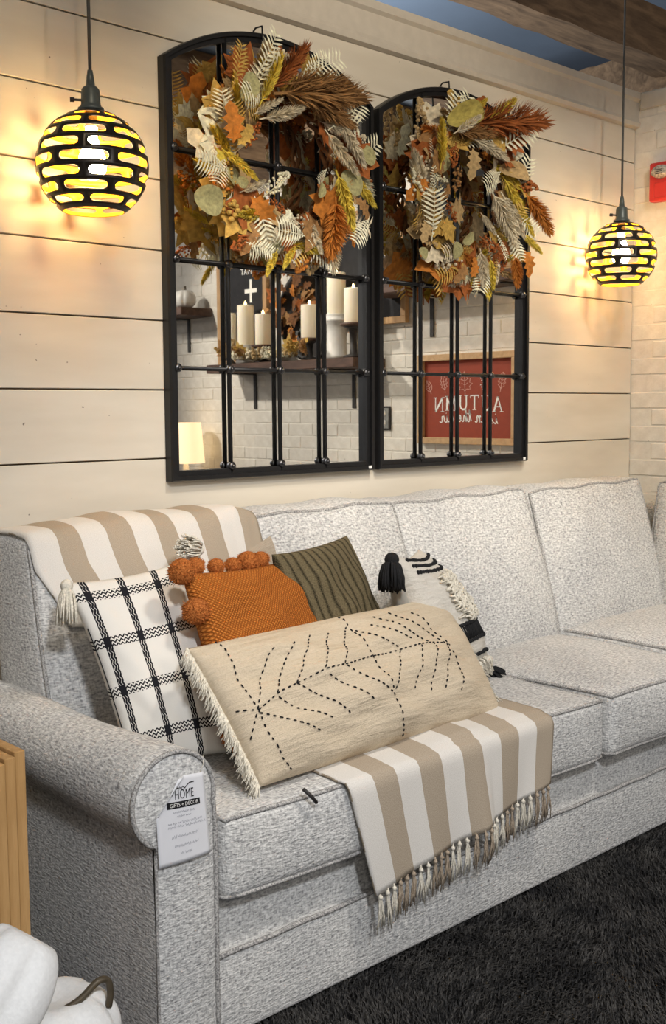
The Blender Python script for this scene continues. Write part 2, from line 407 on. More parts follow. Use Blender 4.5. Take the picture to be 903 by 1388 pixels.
# ceiling of the shop, beyond and above the open-topped partition
cl = put('ceiling', box(-6, 8, -5, 9, 3.72, 3.80), M['blue'], smooth=False, kind='structure')
put('wall_far', box(-6, 9, 7.0, 7.1, 0, 3.72), M['blue'], smooth=False, kind='structure')
def beam(x0, x1, y0, y1, z0, z1, label):
    n = 60; V, F = [], []; r2 = random.Random(int(y0*100+x0*10)); along = 0 if x1-x0 > y1-y0 else 1
    for i in range(n+1):
        t = i/n
        for (a, b) in ((0, 0), (1, 0), (1, 1), (0, 1)):
            j = lambda s_: r2.uniform(-s_, s_)
            if along == 0: V.append((x0+(x1-x0)*t, (y0, y1)[a]+j(.008), (z0, z1)[b]+j(.008)))
            else: V.append(((x0, x1)[a]+j(.008), y0+(y1-y0)*t, (z0, z1)[b]+j(.008)))
    for i in range(n):
        for k in range(4): F.append((i*4+k, i*4+(k+1) % 4, i*4+4+(k+1) % 4, i*4+4+k))
    F += [(3, 2, 1, 0), (n*4, n*4+1, n*4+2, n*4+3)]
    bo = put('ceiling_beam', (V, F), M['beam'], smooth=False, label=label, kind='structure'); return bo
beam(-5.5, 7.5, 3.44, 3.64, 3.28, 3.56, 'rough brown timber beam running along above the shiplap wall')
for yb in (1.9, 0.4, -1.1, -2.6):
    beam(-5.5, 7.5, yb-.30, yb+.30, 3.42, 3.715, 'rough brown timber beam over the room, seen in the mirrors')
beam(6.05, 6.30, 2.9, 7.0, 3.18, 3.44, 'dark timber cross beam beyond the corner of the partition')

# ================================================================== SOFA
sofa = thing('sectional_sofa', (2.6, 2.1, 0), 'pale grey tweed sectional sofa with rolled arm and loose cushions', 'sofa')
def sp(name, soft, loops=(), pr=.0055, step=.04):
    o = put(name, soft.geo(step), M['sofa'], sofa)
    for (ax, sg) in loops: put('piping', tube(soft.loop(ax, sg), pr, 6, True), M['pipe'], o)
    return o
def uvgeo(V, F, ax_pick):
    UV = [[ax_pick(V[i]) for i in f] for f in F]; return V, F, UV
base = Soft(1.30, 3.36, 1.775, 2.60, .045, .36, .012, (0, 0, 0)); sp('base', base)
apron = Soft(1.302, 3.36, 1.752, 1.79, .030, .213, .010, (0, .0, 0)); ap = sp('front_panel', apron)
put('piping', tube([(1.302+i*.05, 1.752, .214+.0015*math.sin(i*1.7)) for i in range(42)], .0055, 6), M['pipe'], ap)
# rolled arm
def arm_profile(n=40, grow=0.0):
    cx, cz, R = 1.2025, .572, .0955+grow; pts = [(1.152-grow, .03)]
    for z in np.linspace(.10, .455, 8): pts.append((1.152-grow, float(z)))
    a0, a1 = math.radians(238), math.radians(-12)
    for i in range(n+1):
        a = a0+(a1-a0)*i/n; pts.append((cx+R*math.cos(a), cz+R*math.sin(a)))
    for z in np.linspace(.50, .03, 8): pts.append((1.300+grow, float(z)))
    return pts
def arm_body():
    ys = [1.754, 1.762] + list(np.linspace(1.80, 2.58, 18)); prof = arm_profile(); L = [0]
    for i in range(1, len(prof)): L.append(L[-1]+math.dist(prof[i], prof[i-1]))
    V, F, UV = [], [], []; n = len(prof)
    for q, y in enumerate(ys):
        s = .985 if q == 0 else 1.0
        for i, (x, z) in enumerate(prof):
            d = .004*math.sin(y*9+z*7)
            V.append((1.2025+(x-1.2025)*s+d*(1 if x > 1.2 else -1)*.6, y, .03+(z-.03)*(1-(1-s)*.4)+(d if z > .6 else 0)))
    for q in range(len(ys)-1):
        for i in range(n-1):
            F.append((q*n+i, q*n+i+1, (q+1)*n+i+1, (q+1)*n+i)); UV.append([(ys[q], L[i]), (ys[q], L[i+1]), (ys[q+1], L[i+1]), (ys[q+1], L[i])])
    return V, F, UV
arm = put('arm', arm_body(), M['sofa'], sofa)
pf = arm_profile(grow=-.004)
fr = [(x, 1.752, z) for x, z in pf]; cen = (1.2025, 1.746, .45); ins = [(1.2025+(x-1.2025)*.86, 1.7455, .03+(z-.03)*.975) for x, z in pf]
V = fr+ins; n = len(fr); F = [(i, i+1, n+i+1, n+i) for i in range(n-1)] + [tuple(range(n, 2*n))]; F = [tuple(reversed(f)) for f in F]
fp = put('arm_front', uvgeo(V, F, lambda v: (v[0]*1.0+.3, v[2])), M['sofa'], sofa)
put('piping', tube([(x, 1.751, z) for x, z in arm_profile(grow=.0005)[9:]], .0052, 6), M['pipe'], fp)
put('piping', tube([(1.157, 1.75, z) for z in np.linspace(.03, .47, 14)], .0035, 6), M['pipe'], fp)
# back frame
sp('back_frame', Soft(1.31, 4.28, 2.575, 2.66, .04, .93, .03))
# seat cushions
wob = lambda a, f_: (lambda p: Vector((p.x, p.y+a*math.sin(p.x*f_)*.5, p.z+a*math.sin(p.x*f_+1.3)*math.cos(p.y*7))))
seats = [Soft(1.306, 2.66, 1.725, 2.42, .335, .512, .022, (.004, .012, .022), (.004, .012, .0), wob(.005, 6)),
         Soft(2.666, 3.275, 1.705, 2.42, .335, .515, .022, (.004, .012, .024), (.004, .012, .0), wob(.005, 7)),
         Soft(3.282, 4.02, 1.72, 2.42, .335, .535, .024, (.004, .012, .028), (.008, .012, .0), wob(.004, 7))]
seat_objs = [sp('seat_cushion', s, [(2, 1), (2, -1)]) for s in seats]
put('dark_strip', tube([(1.505, 1.712, .530), (1.52, 1.702, .512), (1.535, 1.704, .495)], .0042, 6), M['stand'], sofa)  # small dark strip on the front edge of the left seat cushion
# back cushions, leaning
def lean(x0, x1, sd):
    cx = (x0+x1)/2; W_ = (x1-x0)/2; cy0 = 2.34
    def wf(p):
        t = (p.z-.50)/.55; e = (p.x-cx)/W_
        y = p.y + (.155 if p.y < cy0 else .155-.075*min(1, (p.y-cy0)/.2))*max(0, t)**1.3 + .006*math.sin(p.x*23+sd)*t
        z = p.z + .004*math.sin(p.x*21+sd)*max(0, t) + .006*e*max(0, t) - (.020*max(0, -e-.45)*max(0, t) if sd == 0 else 0)
        x = p.x + .010*math.sin(p.z*7+sd)
        return Vector((x, y, z))
    return wf
bx = [1.258, 1.92, 2.552, 3.255, 4.005]
backs = []
for i in range(4):
    s = Soft(bx[i]+.004, bx[i+1]-.004, 2.305, 2.565, .49, 1.035, .022, (.008, .01, .012), (.008, .042, .0), lean(bx[i], bx[i+1], i*1.9))
    backs.append(s)
def lean_r(p):
    t = (p.z-.50)/.55; return Vector((p.x+.10*max(0, t)**1.3+.006*math.sin(p.y*19), p.y, p.z+.006*math.sin(p.y*15)*max(0, t)))
back_objs = [sp('back_cushion', s, [(1, -1)], step=.04) for s in backs]
# return of the sectional along the brick wall
rb = Soft(3.955, 4.18, 1.62, 2.40, .50, 1.035, .024, (.01, .008, .012), (.040, .008, 0), lean_r); sp('back_cushion', rb, [(0, -1)])
rb2 = Soft(3.955, 4.18, .92, 1.61, .50, 1.035, .024, (.01, .008, .012), (.040, .008, 0), lean_r); sp('back_cushion', rb2, [(0, -1)])
sp('back_frame', Soft(4.19, 4.285, .88, 2.56, .04, .93, .03))
sp('base', Soft(3.365, 4.20, .88, 2.50, .03, .36, .015))
sp('seat_cushion', Soft(3.34, 4.02, .90, 1.712, .335, .52, .024, (.004, .008, .024), (.012, .008, 0)), [(2, 1), (2, -1)])
for (x, y) in ((1.23, 1.83), (1.23, 2.55), (2.6, 1.85), (3.45, .95), (4.2, .95), (4.2, 2.55)):
    put('foot', lathe([(.022, 0), (.03, .047)], (x, y, 0), 12), M['stand'], sofa)

def bvh_of(objs):
    V, F = [], []
    for o in objs:
        n = len(V); V += [o.matrix_world @ v.co if False else Vector(v.co)+sofa.location for v in o.data.vertices]; F += [tuple(i+n for i in p.vertices) for p in o.data.polygons]
    return BVHTree.FromPolygons(V, F)
back_bvh = bvh_of(back_objs+seat_objs[:1]); seat_bvh = bvh_of(seat_objs)

# ================================================================== THROWS
def sheet(Pf, nu, nv, uvf, th=.006):
    """two-sided cloth from a grid of points Pf(i,j)"""
    G = [[Vector(Pf(i/nu, j/nv)) for j in range(nv+1)] for i in range(nu+1)]
    V, F, UV = [], [], []
    Nn = [[None]*(nv+1) for _ in range(nu+1)]
    for i in range(nu+1):
        for j in range(nv+1):
            a = G[min(nu, i+1)][j]-G[max(0, i-1)][j]; b = G[i][min(nv, j+1)]-G[i][max(0, j-1)]; nn = a.cross(b); Nn[i][j] = nn.normalized() if nn.length > 1e-12 else Vector((0, 0, 1))
    for s_ in (1, -1):
        for i in range(nu+1):
            for j in range(nv+1): V.append(tuple(G[i][j]+Nn[i][j]*s_*th/2))
    o = (nu+1)*(nv+1); ix = lambda i, j: i*(nv+1)+j
    for i in range(nu):
        for j in range(nv):
            q = [(i, j), (i+1, j), (i+1, j+1), (i, j+1)]
            F.append(tuple(ix(*c) for c in q)); UV.append([uvf(c[0]/nu, c[1]/nv) for c in q])
            q.reverse(); F.append(tuple(o+ix(*c) for c in q)); UV.append([uvf(c[0]/nu, c[1]/nv) for c in q])
    edge = [(i, 0) for i in range(nu)] + [(nu, j) for j in range(nv)] + [(i, nv) for i in range(nu, 0, -1)] + [(0, j) for j in range(nv, 0, -1)]
    for a, b in zip(edge, edge[1:]+edge[:1]):
        F.append((ix(*b), ix(*a), o+ix(*a), o+ix(*b))); UV.append([uvf(c[0]/nu, c[1]/nv) for c in (b, a, a, b)])
    return V, F, UV
def back_throw(u, v):
    x = 1.272 + .705*u + .03*(v-.5)*u + .15*(1-u)*max(0, .45-v)**1.2; a = math.radians(-18+ v*(148)); # from the front of the cushion over its top
    c = Vector((x, 2.50, .86)); d = Vector((0, -math.cos(a), math.sin(a)))
    h = back_bvh.ray_cast(c+d*.8, -d, .9)
    fold = .010*max(0, math.sin((u-.86)*22))*(1 if .86 < u < 1.0 else 0)
    if h[0] is None: return c+d*.22
    # bridge the gap between two cushions
    r = (h[0]-c).length
    for dx in (-.05, .05):
        h2 = back_bvh.ray_cast(Vector((x+dx, c.y, c.z))+d*.8, -d, .9)
        if h2[0] is not None: r = max(r, (h2[0]-Vector((x+dx, c.y, c.z))).length-.012)
    return c+d*(r+.010+fold+.002*math.sin(u*31+v*9))
th1 = put('throw_blanket', sheet(back_throw, 60, 34, lambda u, v: (u*.68+.0, v*.6)), M['stripe'], None, smooth=True,
          label='beige and white striped throw draped over the sofa back', cat='blanket')
def front_throw(u, v):
    zend = .236+.105*u; x0 = 1.602+.765*u; L1 = .30
    fold = .017*math.exp(-((u-.57)/.07)**2) - .010*math.exp(-((u-.70)/.06)**2) + .004*math.sin(u*15)
    if v < .55:
        t = v/.55; y = 2.02 - t*(2.02-1.735); x = x0+.02*t
        h = seat_bvh.ray_cast(Vector((x, y, .9)), Vector((0, 0, -1)), .6)
        z = (h[0].z if h[0] is not None else .52)+.006
        return Vector((x, y-.0*t, z + fold*.4*t))
    t = (v-.55)/.45; e = min(1, t/.18)
    ztop = .517; z = ztop - .012*e - (ztop-.012-zend)*max(0, (t-.10)/.90)
    y = 1.735 - .030*math.sin(e*PI/2) - max(0, fold)*t*1.3 - .004*(1+math.sin(u*19+t*2))*t
    x = x0+.02+ (.085*(1-u) -.03*u)*t
    return Vector((x, y, z))
th2 = put('throw_blanket', sheet(front_throw, 80, 44, lambda u, v: (u*.68, v*.6)), M['stripe'], None,
          label='beige and white striped throw with fringe hanging over the seat front', cat='blanket')
for i in range(28):
    u = (i+.5)/28; p = front_throw(u, 1.0); g = []
    stripe = int(u*10) % 2
    for k in range(9):
        q = [Vector(p)+Vector((rnd.uniform(-.002, .002), rnd.uniform(-.002, .001), .004))]; dx = rnd.uniform(-.014, .014); L = rnd.uniform(.066, .096)
        for t in (.12, .35, .65, 1.0): q.append(Vector(p)+Vector((dx*t+rnd.uniform(-.002, .002), -.004*math.sin(t*3)+rnd.uniform(-.003, .003), -L*t)))
        g.append(tube(q, [.0018, .0022, .0018, .0016, .0011], 4))
    g.append(ball(Vector(p)+Vector((0, -.003, -.008)), .0058, 7, 5))
    put('tassel', join(*g), M['tanyarn' if stripe else 'yarn'], th2)

# ================================================================== CUSHIONS
class Pillow:
    def __init__(s, bl, br, tr, tl, T, ear=.035, sag=0.0, seed=0, wr=.004, pw=.42):
        s.c = [Vector(x) for x in (bl, br, tr, tl)]; s.T = T; s.ear = ear; s.seed = seed; s.wr = wr; s.pw = pw
        s.n = (s.c[1]-s.c[0]).cross(s.c[3]-s.c[0]).normalized(); s.sag = sag
    def flat(s, u, v):
        c = s.c; e = s.ear
        u2 = u + e*(0.5-u)*2*(4*v*(1-v)); v2 = v + e*(0.5-v)*2*(4*u*(1-u))
        return c[0]*(1-u2)*(1-v2)+c[1]*u2*(1-v2)+c[2]*u2*v2+c[3]*(1-u2)*v2
    def at(s, u, v, side=1, off=0.0):
        b = max(0, 4*u*(1-u))*max(0, 4*v*(1-v)); h = s.T/2*(b**s.pw)
        k = s.seed; wr = s.wr*(math.sin(u*17+v*6+k)+math.sin(v*21-u*9+2*k)*.7+math.sin((u+v)*33+k)*.35)*min(1, b*2.5)
        belly = 1+.25*(0.45-v)
        return s.flat(u, v)+s.n*side*(h*belly+wr*(1 if side > 0 else .3)+off)
    def geo(s, nu=44, nv=44, mats2=False):
        V, F, UV, MI = [], [], [], []; ix = {}
        su = lambda t: .5-.5*math.cos(PI*t)*(.35)-.5*(1-2*t)*.65
        for sd in (1, -1):
            for i in range(nu+1):
                for j in range(nv+1):
                    bd = i in (0, nu) or j in (0, nv)
                    if bd and sd < 0: ix[sd, i, j] = ix[1, i, j]; continue
                    ix[sd, i, j] = len(V); V.append(tuple(s.at(su(i/nu), su(j/nv), sd)))
        for sd in (1, -1):
            for i in range(nu):
                for j in range(nv):
                    q = [(i, j), (i+1, j), (i+1, j+1), (i, j+1)]
                    if sd < 0: q.reverse()
                    F.append(tuple(ix[(sd,)+c] for c in q)); UV.append([(su(c[0]/nu), su(c[1]/nv)) for c in q]); MI.append(1 if (sd < 0 and mats2) else 0)
        return V, F, UV, MI
def tassel_geo(p, d, L=.085, r=.018, n=34, seed=1, knot=.010, yr=.0022):
    rs = random.Random(seed); d = Vector(d).normalized(); a = d.orthogonal().normalized(); b = d.cross(a); p = Vector(p); g = [ball(p+d*knot*.4, knot*1.15, 9, 6)]
    for k in range(n):
        t = rs.uniform(0, 2*PI); q = math.sqrt(rs.uniform(.05, 1))*r; l = L*rs.uniform(.85, 1.05); e = a*math.cos(t)+b*math.sin(t)
        pts = [p+d*knot*.6+e*knot*.4, p+d*l*.3+e*q*.75, p+d*l*.65+e*q, p+d*l+e*q*rs.uniform(.9, 1.2)]
        pts = [x+Vector((0, 0, -.25*((x-p).length)**2/L*.4)) for x in pts]
        g.append(tube(pts, [yr, yr, yr*.95, yr*.7], 4))
    return join(*g)

# --- plaid cushion
pl = Pillow((1.315, 2.075, .515), (1.560, 1.975, .535), (1.665, 2.285, .965), (1.255, 2.245, .94), .155, seed=1)
t = thing('throw_pillow', pl.c[0].lerp(pl.c[1], .5), 'white cushion with black woven plaid and cream corner tassels', 'cushion')
put('cover', pl.geo(), M['plaid'], t)
put('tassel', tassel_geo(pl.c[3]+Vector((0, -.01, .0)), (-.25, -.35, -1), .085, .022, 60, 3, .013, .0026), M['yarn'], t)
put('tassel', tassel_geo(pl.c[2]+Vector((-.015, -.020, .012)), (-.75, -.25, .30), .075, .030, 120, 4, .013, .0024), M['yarn'], t)
put('piping', tube([pl.at(.012, v, 1, .001) for v in np.linspace(.05, .75, 20)], .0016, 5), M['blackyarn'], t)
# --- orange cushion
og = Pillow((1.500, 1.93, .535), (1.875, 2.02, .545), (1.945, 2.20, .945), (1.475, 2.10, .955), .15, seed=2.2)
t = thing('throw_pillow', og.c[0].lerp(og.c[1], .5), 'burnt orange knitted cushion edged with furry pompoms', 'cushion')
put('cover', og.geo(), M['knit'], t)
def pom_geo(c, r, seed):
    rs = random.Random(seed); V, F = ball(c, r*.86, 14, 10); C = Vector(c); V = list(V); F = list(F)
    for k in range(420):
        d = Vector((rs.gauss(0, 1), rs.gauss(0, 1), rs.gauss(0, 1))).normalized(); a = d.orthogonal().normalized()*r*.055; b = C+d*r*.78; e = C+d*r*rs.uniform(.95, 1.08)+Vector((rs.uniform(-1, 1), rs.uniform(-1, 1), rs.uniform(-1, 1)))*r*.07
        n_ = len(V); V += [tuple(b+a), tuple(b-a), tuple(e)]; F.append((n_, n_+1, n_+2))
    return V, F
poms = [(0.0, 1.0, .036, .006), (.12, 1.0, .026, .014), (.27, 1.0, .024, .012), (.40, 1.0, .023, .012), (.52, 1.0, .031, .016), (.0, .80, .036, 0), (.63, 1.0, .026, .014), (.0, .42, .028, 0), (.0, .15, .028, 0)]
for i, (u, v, r, dz) in enumerate(poms):
    p = og.at(u, v)+Vector((-.012 if u == 0 else 0, -.02 if u == 0 else .012, dz)); put('pompom', pom_geo(p, r, i), M['pom'], t)
# --- olive cushion
ov = Pillow((1.850, 2.03, .54), (2.215, 2.09, .55), (2.150, 2.25, .974), (1.782, 2.14, .965), .15, seed=3.1, ear=.02)
t = thing('throw_pillow', ov.c[0].lerp(ov.c[1], .5), 'dark olive ribbed chenille cushion leaning behind the long cream cushion', 'cushion')
put('cover', ov.geo(60, 60), M['olive'], t)
# --- black and ivory tufted cushion
bw = Pillow((2.245, 1.965, .535), (2.585, 2.10, .525), (2.465, 2.265, .905), (2.145, 2.075, .935), .20, seed=4.4, ear=.05, wr=.003)
t = thing('throw_pillow', bw.c[0].lerp(bw.c[1], .5), 'ivory tufted cushion with black woven bands and black tassels', 'cushion')
put('cover', bw.geo(mats2=True), [M['cotton'], M['lining']], t)
put('tassel', tassel_geo(bw.c[3]+Vector((-.005, -.012, -.004)), (-.25, -.25, -1), .080, .034, 170, 8, .018, .0034), M['blackyarn'], t)
put('tassel', tassel_geo(bw.c[1]+Vector((.005, -.01, .02)), (.6, -.30, -.35), .048, .020, 70, 9, .012, .003), M['blackyarn'], t)
def dotrow(P, v, u0, u1, n, r, dv=0.0, off=.001):
    return join(*[ball(P.at(u0+(u1-u0)*i/(n-1), v+dv*i/(n-1), 1, off), r*rnd.uniform(.8, 1.15), 6, 4) for i in range(n)])
for v in (.955, .905, .855): put('black_band', dotrow(bw, v, .12, .92, 26, .0062), M['blackyarn'], t)
for v in (.415, .285, .17): put('black_band', dotrow(bw, v, .05, .96, 38, .0062), M['blackyarn'], t)
g = []
for i in range(30):
    u = .06+.9*i/29; g.append(tube([bw.at(u, .40, 1, .0015), bw.at(u+.012, .355, 1, .0015), bw.at(u+.004, .30, 1, .0015)], .0034, 5))
put('black_band', join(*g), M['blackyarn'], t)
g = []
for i in range(420):
    u, v = rnd.uniform(.30, .97), rnd.uniform(.44, .80)
    p = bw.at(u, v, 1, .001); a = rnd.uniform(0, 2*PI); L = rnd.uniform(.006, .013); e = Vector((math.cos(a), 0, math.sin(a)))
    q = [p-e*L, p-e*L*.5+bw.n*.012, p+e*L*.5+bw.n*.013, p+e*L]; g.append(tube(q, .0032, 5))
put('loop_tufts', join(*g), M['yarn'], t, kind='stuff')
g = []
for i in range(150):
    u, v = rnd.uniform(.3, .97), rnd.uniform(.03, .13); p = bw.at(u, v, 1, .001); g.append(tube([p, p+bw.n*.012+Vector((0, 0, -.006)), p+bw.n*.014+Vector((rnd.uniform(-.006, .006), 0, -.022))], .0026, 4))
put('loop_tufts', join(*g), M['yarn'], t, kind='stuff')
# --- long cream lumbar cushion with black running stitch
lb = Pillow((1.445, 1.785, .530), (2.320, 1.830, .512), (2.355, 2.075, .795), (1.405, 1.985, .805), .21, seed=5.3, ear=.008, wr=.0075, pw=.45)
t = thing('lumbar_pillow', lb.c[0].lerp(lb.c[1], .5), 'long cream linen lumbar cushion with black running stitch and frayed ends', 'cushion')
put('cover', lb.geo(70, 44), M['linen'], t)
def stitch(path, gap=.0165, L=.0075, r=.0019):
    pts = [lb.at(a, b, 1, .0012) for a, b in path]; out = []
    dens = []
    for (a, b) in zip(path, path[1:]):
        for k in range(24): dens.append((a[0]+(b[0]-a[0])*k/24, a[1]+(b[1]-a[1])*k/24))
    dens.append(path[-1]); D = [lb.at(x, y, 1, .0016) for x, y in dens]; acc = [0]
    for i in range(1, len(D)): acc.append(acc[-1]+(D[i]-D[i-1]).length)
    s = 0.0
    def pos(d):
        for i in range(1, len(D)):
            if acc[i] >= d: return D[i-1].lerp(D[i], (d-acc[i-1])/max(1e-9, acc[i]-acc[i-1]))
        return D[-1]
    while s < acc[-1]-L*.6:
        l = L*rnd.uniform(.8, 1.25); out.append(tube([pos(s), pos(s+l*.5)+lb.n*.0006, pos(s+l)], [r*.7, r*rnd.uniform(.9, 1.25), r*.7], 5)); s += gap*rnd.uniform(.9, 1.1)
    return out
st = []
for line in "51 436 125 505 183 525 274 554 356 554 463 574 595 574 726 574 792 554;76 990 76 911 51 683 51 436;51 436 51 257 68 99 92 20;10 485 51 436;43 416 26 347 10 277;51 416 101 337 142 267 191 188;117 475 158 376 208 297 249 218;183 525 224 426 265 337 306 228;282 515 323 416 381 267;348 545 397 416 471 277;51 446 92 594 158 772 183 812;117 505 175 663 257 832;183 525 241 673 323 851;274 564 331 703 397 851;348 564 414 733 471 861;479 960 479 743 471 564 471 277 479 89 504 10;488 812 537 683 595 574;545 822 595 733 652 634;586 891 644 723 726 574;669 911 726 733 792 554;759 871 792 743 809 525;586 564 537 426 471 277;669 564 628 416 562 257;735 564 685 396 636 228;801 545 743 376 694 208;801 475 801 327 759 178".split(';'):
    q = [int(v)/1000 for v in line.split()]; st += stitch(list(zip(q[::2], q[1::2])))
put('embroidery', join(*st), M['blackyarn'], t, kind='stuff')
def fringe(u, n, out, seed, L0=.022, L1=.036):
    rs = random.Random(seed); g = []
    for i in range(n):
        v = (i+rs.random())/n; p = lb.at(u, v); d = Vector((out*.75, -.30, -.45))+Vector((rs.uniform(-.4, .4), rs.uniform(-.4, .4), rs.uniform(-.5, .3)))
        d.normalize(); L = rs.uniform(L0, L1); g.append(tube([p-d*.004, p+d*L*.5+Vector((0, 0, .002)), p+d*L+Vector((rs.uniform(-.004, .004), 0, -.006))], [.0018, .0016, .001], 4))
    return join(*g)
put('fringe', fringe(0.0, 330, -1, 1), M['yarn'], t, kind='stuff'); put('fringe', fringe(1.0, 260, 1, 2), M['yarn'], t, kind='stuff')

# ================================================================== PRICE TAG
def font_geo(txt, shear=0.0):
    c = bpy.data.curves.new('txt', 'FONT'); c.body = txt; c.shear = shear; c.resolution_u = 3; c.align_x = 'CENTER'
    o = bpy.data.objects.new('txt', c); COL.objects.link(o); dg = bpy.context.evaluated_depsgraph_get(); dg.update()
    me = o.evaluated_get(dg).to_mesh(); V = [tuple(v.co) for v in me.vertices]; F = [tuple(p.vertices) for p in me.polygons]
    o.evaluated_get(dg).to_mesh_clear(); COL.objects.unlink(o); bpy.data.objects.remove(o); bpy.data.curves.remove(c)
    x0, x1 = min(v[0] for v in V), max(v[0] for v in V); y0, y1 = min(v[1] for v in V), max(v[1] for v in V)
    return [((v[0]-x0)/(x1-x0), (v[1]-y0)/(y1-y0)) for v in V], F
def map2(geo, rect, fn):
    (x0, y0, x1, y1) = rect; return [fn(x0+(x1-x0)*v[0], y0+(y1-y0)*v[1]) for v in geo[0]], geo[1]
def ribbon(pts, wd, fn):
    V, F = [], []; n = len(pts)
    for i in range(n):
        a = Vector(pts[max(0, i-1)]); b = Vector(pts[min(n-1, i+1)]); d = (b-a); d = d.normalized() if d.length else Vector((1, 0)); q = Vector((-d.y, d.x))*wd/2; p = Vector(pts[i])
        V += [fn(*(p+q)), fn(*(p-q))]
    for i in range(n-1): F.append((2*i, 2*i+1, 2*i+3, 2*i+2))
    return V, F
tagc = dict(bl=Vector((1.157, 1.7405, .449)), br=Vector((1.2785, 1.7385, .449)), tr=Vector((1.2655, 1.739, .617)), tl=Vector((1.148, 1.7375, .632)))
def tag_at(u, v, off=0.0):
    p = tagc['bl']*(1-u)*(1-v)+tagc['br']*u*(1-v)+tagc['tr']*u*v+tagc['tl']*(1-u)*v
    k = max(0, (v-.5)/.5+(.3-u)*1.6-.6)
    p = p+Vector((.055*k, .0, -.012*k)) + Vector((0, -.010*math.sin(min(1, k*2)*PI/2) - .004*math.sin(u*PI) - .0008 - off, 0))
    return p
tg = thing('price_tag', (1.21, 1.745, .449), 'white paper price tag hanging on the rolled sofa arm', 'tag')
put('paper', sheet(tag_at, 16, 20, lambda u, v: (u, v), .0006), M['paper'], tg)
tf = lambda u, v: tag_at(u, v, .0010)
tf2 = lambda u, v: tag_at(u, v, .0016)
put('print', map2(font_geo('HOME'), (.36, .735, .74, .845), tf), M['ink'], tg, smooth=False)
put('print', ribbon([(.30, .78), (.31, .86), (.36, .93), (.40, .935), (.37, .88), (.38, .85), (.43, .87), (.45, .85), (.46, .875), (.49, .85), (.52, .88), (.56, .855), (.60, .88), (.66, .91), (.76, .915)], .013, tf2), M['ink'], tg, smooth=False)
GB = [(.20+.66*i/10, .635+.075*j) for i in range(11) for j in range(2)]
put('print_bar', ([tf(*p) for p in GB], [(2*i, 2*i+2, 2*i+3, 2*i+1) for i in range(10)]), M['ink'], tg, smooth=False)
put('print', map2(font_geo('GIFTS + DECOR'), (.25, .652, .82, .694), tf2), M['white'], tg, smooth=False)
def scrib(x0, x1, y, h, seed):
    rs = random.Random(seed); n = int((x1-x0)/.013); pts = []; 
    for i in range(n): pts.append((x0+(x1-x0)*i/n+rs.uniform(-.003, .003), y+h*(rs.uniform(.55, 1.0) if i % 2 else rs.uniform(-.15, .2))))
    segs = []; i = 0
    while i < n-2:
        l = rs.randint(6, 13); s_ = pts[i:i+l]
        if len(s_) > 2: segs.append(ribbon(s_, .0065, tf))
        i += l+1
    return segs
sg = []
for q, (a, b, y, h) in enumerate(((.30, .74, .575, .03), (.38, .68, .53, .028), (.20, .90, .455, .03), (.20, .95, .412, .03), (.26, .80, .30, .036), (.30, .78, .19, .036), (.40, .66, .10, .036))): sg += scrib(a, b, y, h, q)
put('handwriting', join(*sg), M['greyink'], tg, smooth=False)
put('string', tube([(1.262, 1.745, .617), (1.268, 1.742, .632), (1.275, 1.752, .645)], .0008, 5), M['yarn'], tg)

